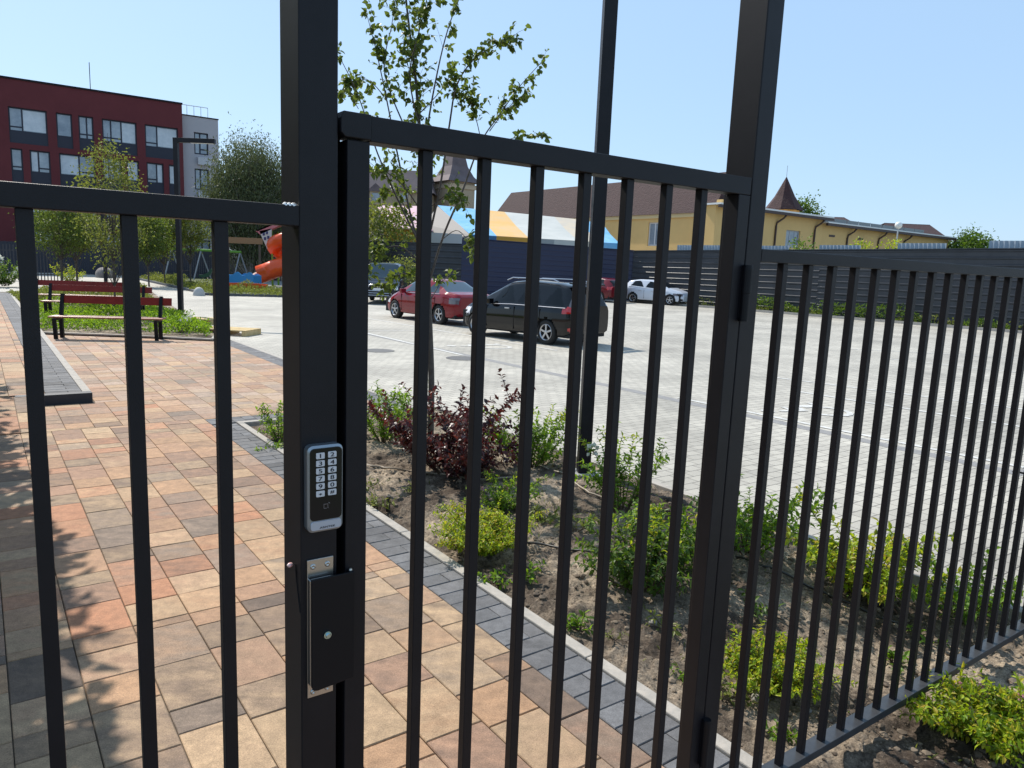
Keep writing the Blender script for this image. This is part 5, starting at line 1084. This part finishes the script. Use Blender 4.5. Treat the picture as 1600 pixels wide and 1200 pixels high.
build('lower_wall', wall_with_holes(PWg, a_m + .01, a_e, -.1, z2, [], .2, 1.2), YEL, t)
build('roof_slab', MB().pbox(PWg, a_s - .3, a_m + .6, z1 + .02, z1 + .16, -.7, 1.6), WHITE, t); build('roof_slab', MB().pbox(PWg, a_m - .3, a_e + .5, z2 + .02, z2 + .14, -.7, 1.6), WHITE, t)
build('gutter', MB().pbox(PWg, a_s - .3, a_m + .6, z1 - .22, z1 + .018, -.68, -.45), GUT, t); build('gutter', MB().pbox(PWg, a_m - .3, a_e + .5, z2 - .22, z2 + .018, -.68, -.45), GUT, t)
for px in (1209, 1270, 1322, 1371, 1411, 1483):
    a = PWg.sz(px, 380)[0]; zz = z1 if a < a_m else z2; a = min(a, a_e - .1)
    build('downpipe', MB().tube([PWg.P(a + .8, zz - .15, -.55), PWg.P(a + .5, zz - .5, -.45), PWg.P(a + .05, zz - .9, -.12), PWg.P(a, zz - 1.2, -.1), PWg.P(a, .1, -.1)], .09, 6), GUT, t)
for px in (1300, 1345): a = PWg.sz(px, 365)[0]; build('vent_slot', MB().pbox(PWg, a - .5, a + .5, z2 - 1.2, z2 - 1.0, -.04, -.005), GUT, t)
sk = MB()
for k in range(9): a = a_m + 1 + k * (a_e - a_m - 5) / 9; sk.pbox(PWg, a, a + (a_e - a_m - 5) / 9 - .15, z2 + .25, z2 + .7, .9, .96); sk.pbox(PWg, a - .03, a + .03, z2 + .14, z2 + .75, 1.0, 1.06)
build('roof_screen', sk, mat('grey_glass_screen', (.12, .14, .15), .35), t)
# brown roofs behind
def gable_roof(name, px0, px1, pytop, pybot, d, depth, label, left_slope=3):
    A_, B_ = at(px0, pybot, d), at(px1, pybot, d); zt_ = at((px0 + px1) / 2, pytop, d)[2]; zb_ = A_[2]; t = thing(name, [(A_[0] + B_[0]) / 2, d, 0], label, 'building')
    build('wall', MB().box(A_[0], d + .3, -.1, B_[0], d + depth - .3, zb_), YEL, t)
    r = MB(); r.slab([(A_[0] - .2, d, zb_), (B_[0] + .2, d, zb_), (B_[0] + .2, d + depth / 2, zt_), (A_[0] + left_slope, d + depth / 2, zt_)], (0, .05, .12)); r.slab([(A_[0] - .2, d + depth, zb_), (B_[0] + .2, d + depth, zb_), (B_[0] + .2, d + depth / 2, zt_), (A_[0] + left_slope, d + depth / 2, zt_)], (0, -.05, .12)); build('roof', r, BRF, t)
    g_ = MB(); g_.slab([(B_[0], d + .3, zb_), (B_[0], d + depth - .3, zb_), (B_[0], d + depth / 2, zt_ - .1)], (-.1, 0, 0)); build('gable', g_, YEL, t)
gable_roof('brown_roofed_hall', 1262, 1343, 335, 352, 92, 10, 'hall with a low dark brown roof behind the wing left of the globe lamp', 5)
gable_roof('brown_roofed_hall', 1378, 1487, 346, 374, 98, 12, 'hall with a dark brown roof at the right end behind the wing', 3)
# spire
sa = at(1229, 277, 80); wv = at(1252, 328, 80)[0] - sa[0]; zb = at(1228, 329, 80)[2]; t = thing('spire_tower', [sa[0], 80, 0], 'pointed dark brown spire rising above the yellow wing', 'tower')
mb = MB(); n = 8; mb.add([(sa[0] + r_ * math.cos(2 * math.pi * k / n + .3), 80 + r_ * math.sin(2 * math.pi * k / n + .3), z) for r_, z in ((wv * 1.08, zb), (wv * .55, zb + (sa[2] - zb) * .42), (.05, sa[2])) for k in range(n)], [(i * n + k, i * n + (k + 1) % n, (i + 1) * n + (k + 1) % n, (i + 1) * n + k) for i in range(2) for k in range(n)])
build('roof', mb, BRF, t); build('wall', MB().tube([(sa[0], 80, -.1), (sa[0], 80, zb)], wv * .85, 8), YEL, t); build('finial', MB().tube([sa, sa + [0, 0, 1.2]], .04, 4), STEEL, t)
# globe lamp on the wing roof
g0 = at(1404, 352, 60); t = thing('globe_lamp', [g0[0], 60, 0], 'white globe lamp on a thin grey pole above the yellow wing', 'lamp')
build('pole', MB().tube([(g0[0], 60, 0), (g0[0], 60, g0[2] - .2)], .06, 6), mat('grey_pole', (.4, .42, .44), .5), t); build('lamp_globe', MB().lathe((g0[0], 60, g0[2]), Z_, [(.28 * math.sin(a), -.28 * math.cos(a)) for a in np.linspace(.01, 3.13, 10)], 16), mat('opal_globe', (.75, .75, .72), .3), t, smooth=True)
# sheet metal screens behind the fence
SHM = mat('pale_blue_sheet', (.32, .38, .44), .45, .3)
for i, (x0, x1, y0, lab) in enumerate([(1058, 1126, 383, 'pale metal sheet screen above the fence left of the hinge post'), (1190, 1233, 384, 'pale metal sheet screen right of the hinge post'), (1280, 1345, 383, 'pale metal sheet screen left of the yellow green bushes'), (1402, 1479, 380, 'ribbed pale metal sheet screen under the globe lamp'), (1544, 1640, 376, 'ribbed pale metal sheet screen at the right edge')]):
    Pq = Plane(cn + nn * -1.2, -50); a0 = Pq.sz(x0, 390)[0]; a1, zt_ = Pq.sz(x1, y0)[0], Pq.sz((x0 + x1) / 2, y0)[1]; mb = MB(); lo, hi = min(a0, a1), max(a0, a1); k = int((hi - lo) / .2); vs = []
    for j in range(k * 2 + 1): o = .035 if (j // 1) % 2 else 0; a = lo + (hi - lo) * j / (2 * k); vs += [Pq.P(a, .1, o), Pq.P(a, zt_, o)]
    mb.add(vs, [(2 * j, 2 * j + 2, 2 * j + 3, 2 * j + 1) for j in range(2 * k)]); o = build('sheet_screen', mb, SHM); s_ = o.modifiers.new('t', 'SOLIDIFY'); s_.thickness = .012
    tag(o, lab, 'metal screen', 'metal sheet screens behind the fence')
# striped market tent
def stripe(t, q, m, name='canopy_stripe', th=.06): build(name, MB().slab(q, (0, .02, -th)), m, t)
De, Dr = 57.0, 66.0; t = thing('market_tent', at(850, 430, 61) * [1, 1, 0], 'long market tent roof striped blue, yellow, grey and beige behind the blue fence', 'tent')
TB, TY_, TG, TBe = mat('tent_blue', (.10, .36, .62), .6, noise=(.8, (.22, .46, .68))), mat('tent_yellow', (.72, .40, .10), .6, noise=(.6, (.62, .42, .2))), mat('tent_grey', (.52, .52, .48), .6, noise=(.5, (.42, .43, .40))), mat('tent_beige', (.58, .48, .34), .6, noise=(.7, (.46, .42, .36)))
rx_, ex_ = [684, 742, 788, 826, 866, 905, 942], [735, 776, 826, 866, 904, 936, 968]
ry = lambda x: 321.5 + (x - 684) * .1 + max(0, x - 905) * .1; ey = lambda x: 367 + (x - 735) * .062
for k in range(6):
    m = (TB, TY_, TG, TG, TBe, TB)[k]
    A_, B_, C_, D2 = at(rx_[k], ry(rx_[k]), Dr), at(rx_[k + 1], ry(rx_[k + 1]), Dr), at(ex_[k + 1], ey(ex_[k + 1]), De), at(ex_[k], ey(ex_[k]), De)
    mid = lambda p, q: (p + q) / 2 - np.array([0, 0, .12])
    build('canopy_stripe', MB().add([A_, B_, mid(B_, C_), C_, D2, mid(A_, D2)], [(0, 1, 2, 5), (5, 2, 3, 4)]), m, t).modifiers.new('t', 'SOLIDIFY').thickness = .05
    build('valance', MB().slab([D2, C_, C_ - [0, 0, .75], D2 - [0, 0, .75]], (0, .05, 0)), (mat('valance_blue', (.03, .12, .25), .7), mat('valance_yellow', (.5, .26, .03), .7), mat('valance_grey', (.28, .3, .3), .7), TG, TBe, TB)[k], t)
gq = [at(684, 322, Dr - .3), at(736, 367, De), at(736, 382, De), at(655, 382, De + 3), at(662, 350, De + 5)]
build('gable_sheet', MB().slab(gq, (0, .05, 0)), mat('tent_gable', (.30, .27, .24), .8), t); build('side_wall', MB().slab([at(655, 362, De + 2), at(722, 366, De - .3), at(722, 398, De - .3), at(655, 398, De + 2)], (0, .05, 0)), mat('side_sheet', (.5, .5, .5), .8), t)
for px in (736, 800, 866, 930, 967): a = at(px, ey(px), De + .1); build('tent_pole', MB().tube([[a[0], a[1], 0], a], .05, 6), STEEL, t)
# pink awning and yellow kiosk
t = thing('pink_awning_stall', at(640, 430, 62) * [1, 1, 0], 'market stall with a pink awning roof over a yellow wall left of the striped tent', 'stall')
build('awning', MB().slab([at(588, 321, 68), at(662, 322, 68), at(676, 360, 60), at(612, 354, 60)], (0, 0, -.08)), mat('pink_awning', (.60, .33, .38), .7, noise=(.8, (.52, .4, .44))), t)
build('wall', MB().slab([at(600, 356, 61), at(668, 360, 61), at(668, 392, 61), at(600, 392, 61)], (0, 2, 0)), mat('yellow_stall_wall', (.45, .22, .02), .7), t)
# tower house and mansard house
ta = at(710, 300, 88); wv = at(745, 286, 88)[0] - ta[0]; zt_, zb, zm = at(710, 240, 88)[2], at(710, 286, 88)[2], at(710, 262, 88)[2]
t = thing('turret_tower', [ta[0], 88, 0], 'beige turret with a flared brown bell roof behind the young linden', 'tower'); TW = mat('beige_render', (.42, .34, .24), .85, noise=(.4, (.36, .29, .2))); PUR = mat('purple_brown_roof', (.11, .085, .09), .8, noise=(1, (.16, .12, .12)))
build('wall', MB().obox((ta[0], 88, zb / 2), (.8, .6, 0), (-.6, .8, 0), Z_, wv * .66, wv * .66, zb / 2), TW, t); build('cornice', MB().obox((ta[0], 88, zb - .5), (.8, .6, 0), (-.6, .8, 0), Z_, wv * .71, wv * .71, .25), mat('cornice_beige', (.5, .4, .28), .8), t)
mb = MB(); c_, s_ = .8, .6; lev = [(wv * .86, zb), (wv * .62, zb + (zt_ - zb) * .22), (wv * .42, zb + (zt_ - zb) * .55), (wv * .30, zt_), (wv * .02, zt_ + 1.4)]
mb.add([(ta[0] + (x * c_ - y * s_) * r_, 88 + (x * s_ + y * c_) * r_, z) for r_, z in lev for x, y in ((-1, -1), (1, -1), (1, 1), (-1, 1))], [(i * 4 + k, i * 4 + (k + 1) % 4, (i + 1) * 4 + (k + 1) % 4, (i + 1) * 4 + k) for i in range(4) for k in range(4)] + [(3, 2, 1, 0)]); build('roof', mb, PUR, t)
a, b = at(540, 330, 84), at(672, 330, 84); zt_ = at(620, 262, 84)[2]; ze2 = at(620, 300, 84)[2]; t = thing('mansard_house', [(a[0] + b[0]) / 2, 86, 0], 'house with a grey brown mansard roof and dormers left of the turret', 'building')
build('wall', MB().box(a[0], 84, -.1, b[0], 94, ze2), TW, t); r = MB(); r.add([(a[0] - .4, 83.6, ze2), (b[0] + .4, 83.6, ze2), (b[0] - .6, 86, zt_), (a[0] + .8, 86, zt_), (a[0] - .4, 94.4, ze2), (b[0] + .4, 94.4, ze2), (b[0] - .6, 92, zt_), (a[0] + .8, 92, zt_)], [(0, 1, 2, 3), (5, 4, 7, 6), (1, 5, 6, 2), (4, 0, 3, 7), (3, 2, 6, 7)]); build('roof', r, PUR, t)
for px in (588, 632):
    c = at(px, 308, 83.5); d_ = MB(); d_.box(c[0] - .7, 83.3, c[2] - .8, c[0] + .7, 86, c[2] + .6); dd = build('dormer', d_, TW, t); g_ = MB(); g_.slab([(c[0] - 1.0, 83.1, c[2] + .6), (c[0] + 1.0, 83.1, c[2] + .6), (c[0], 83.1, c[2] + 1.5)], (0, 2.9, 0)); build('dormer_roof', g_, PUR, dd); build('dormer_window', MB().box(c[0] - .4, 83.2, c[2] - .5, c[0] + .4, 83.29, c[2] + .4), GLASS, dd)
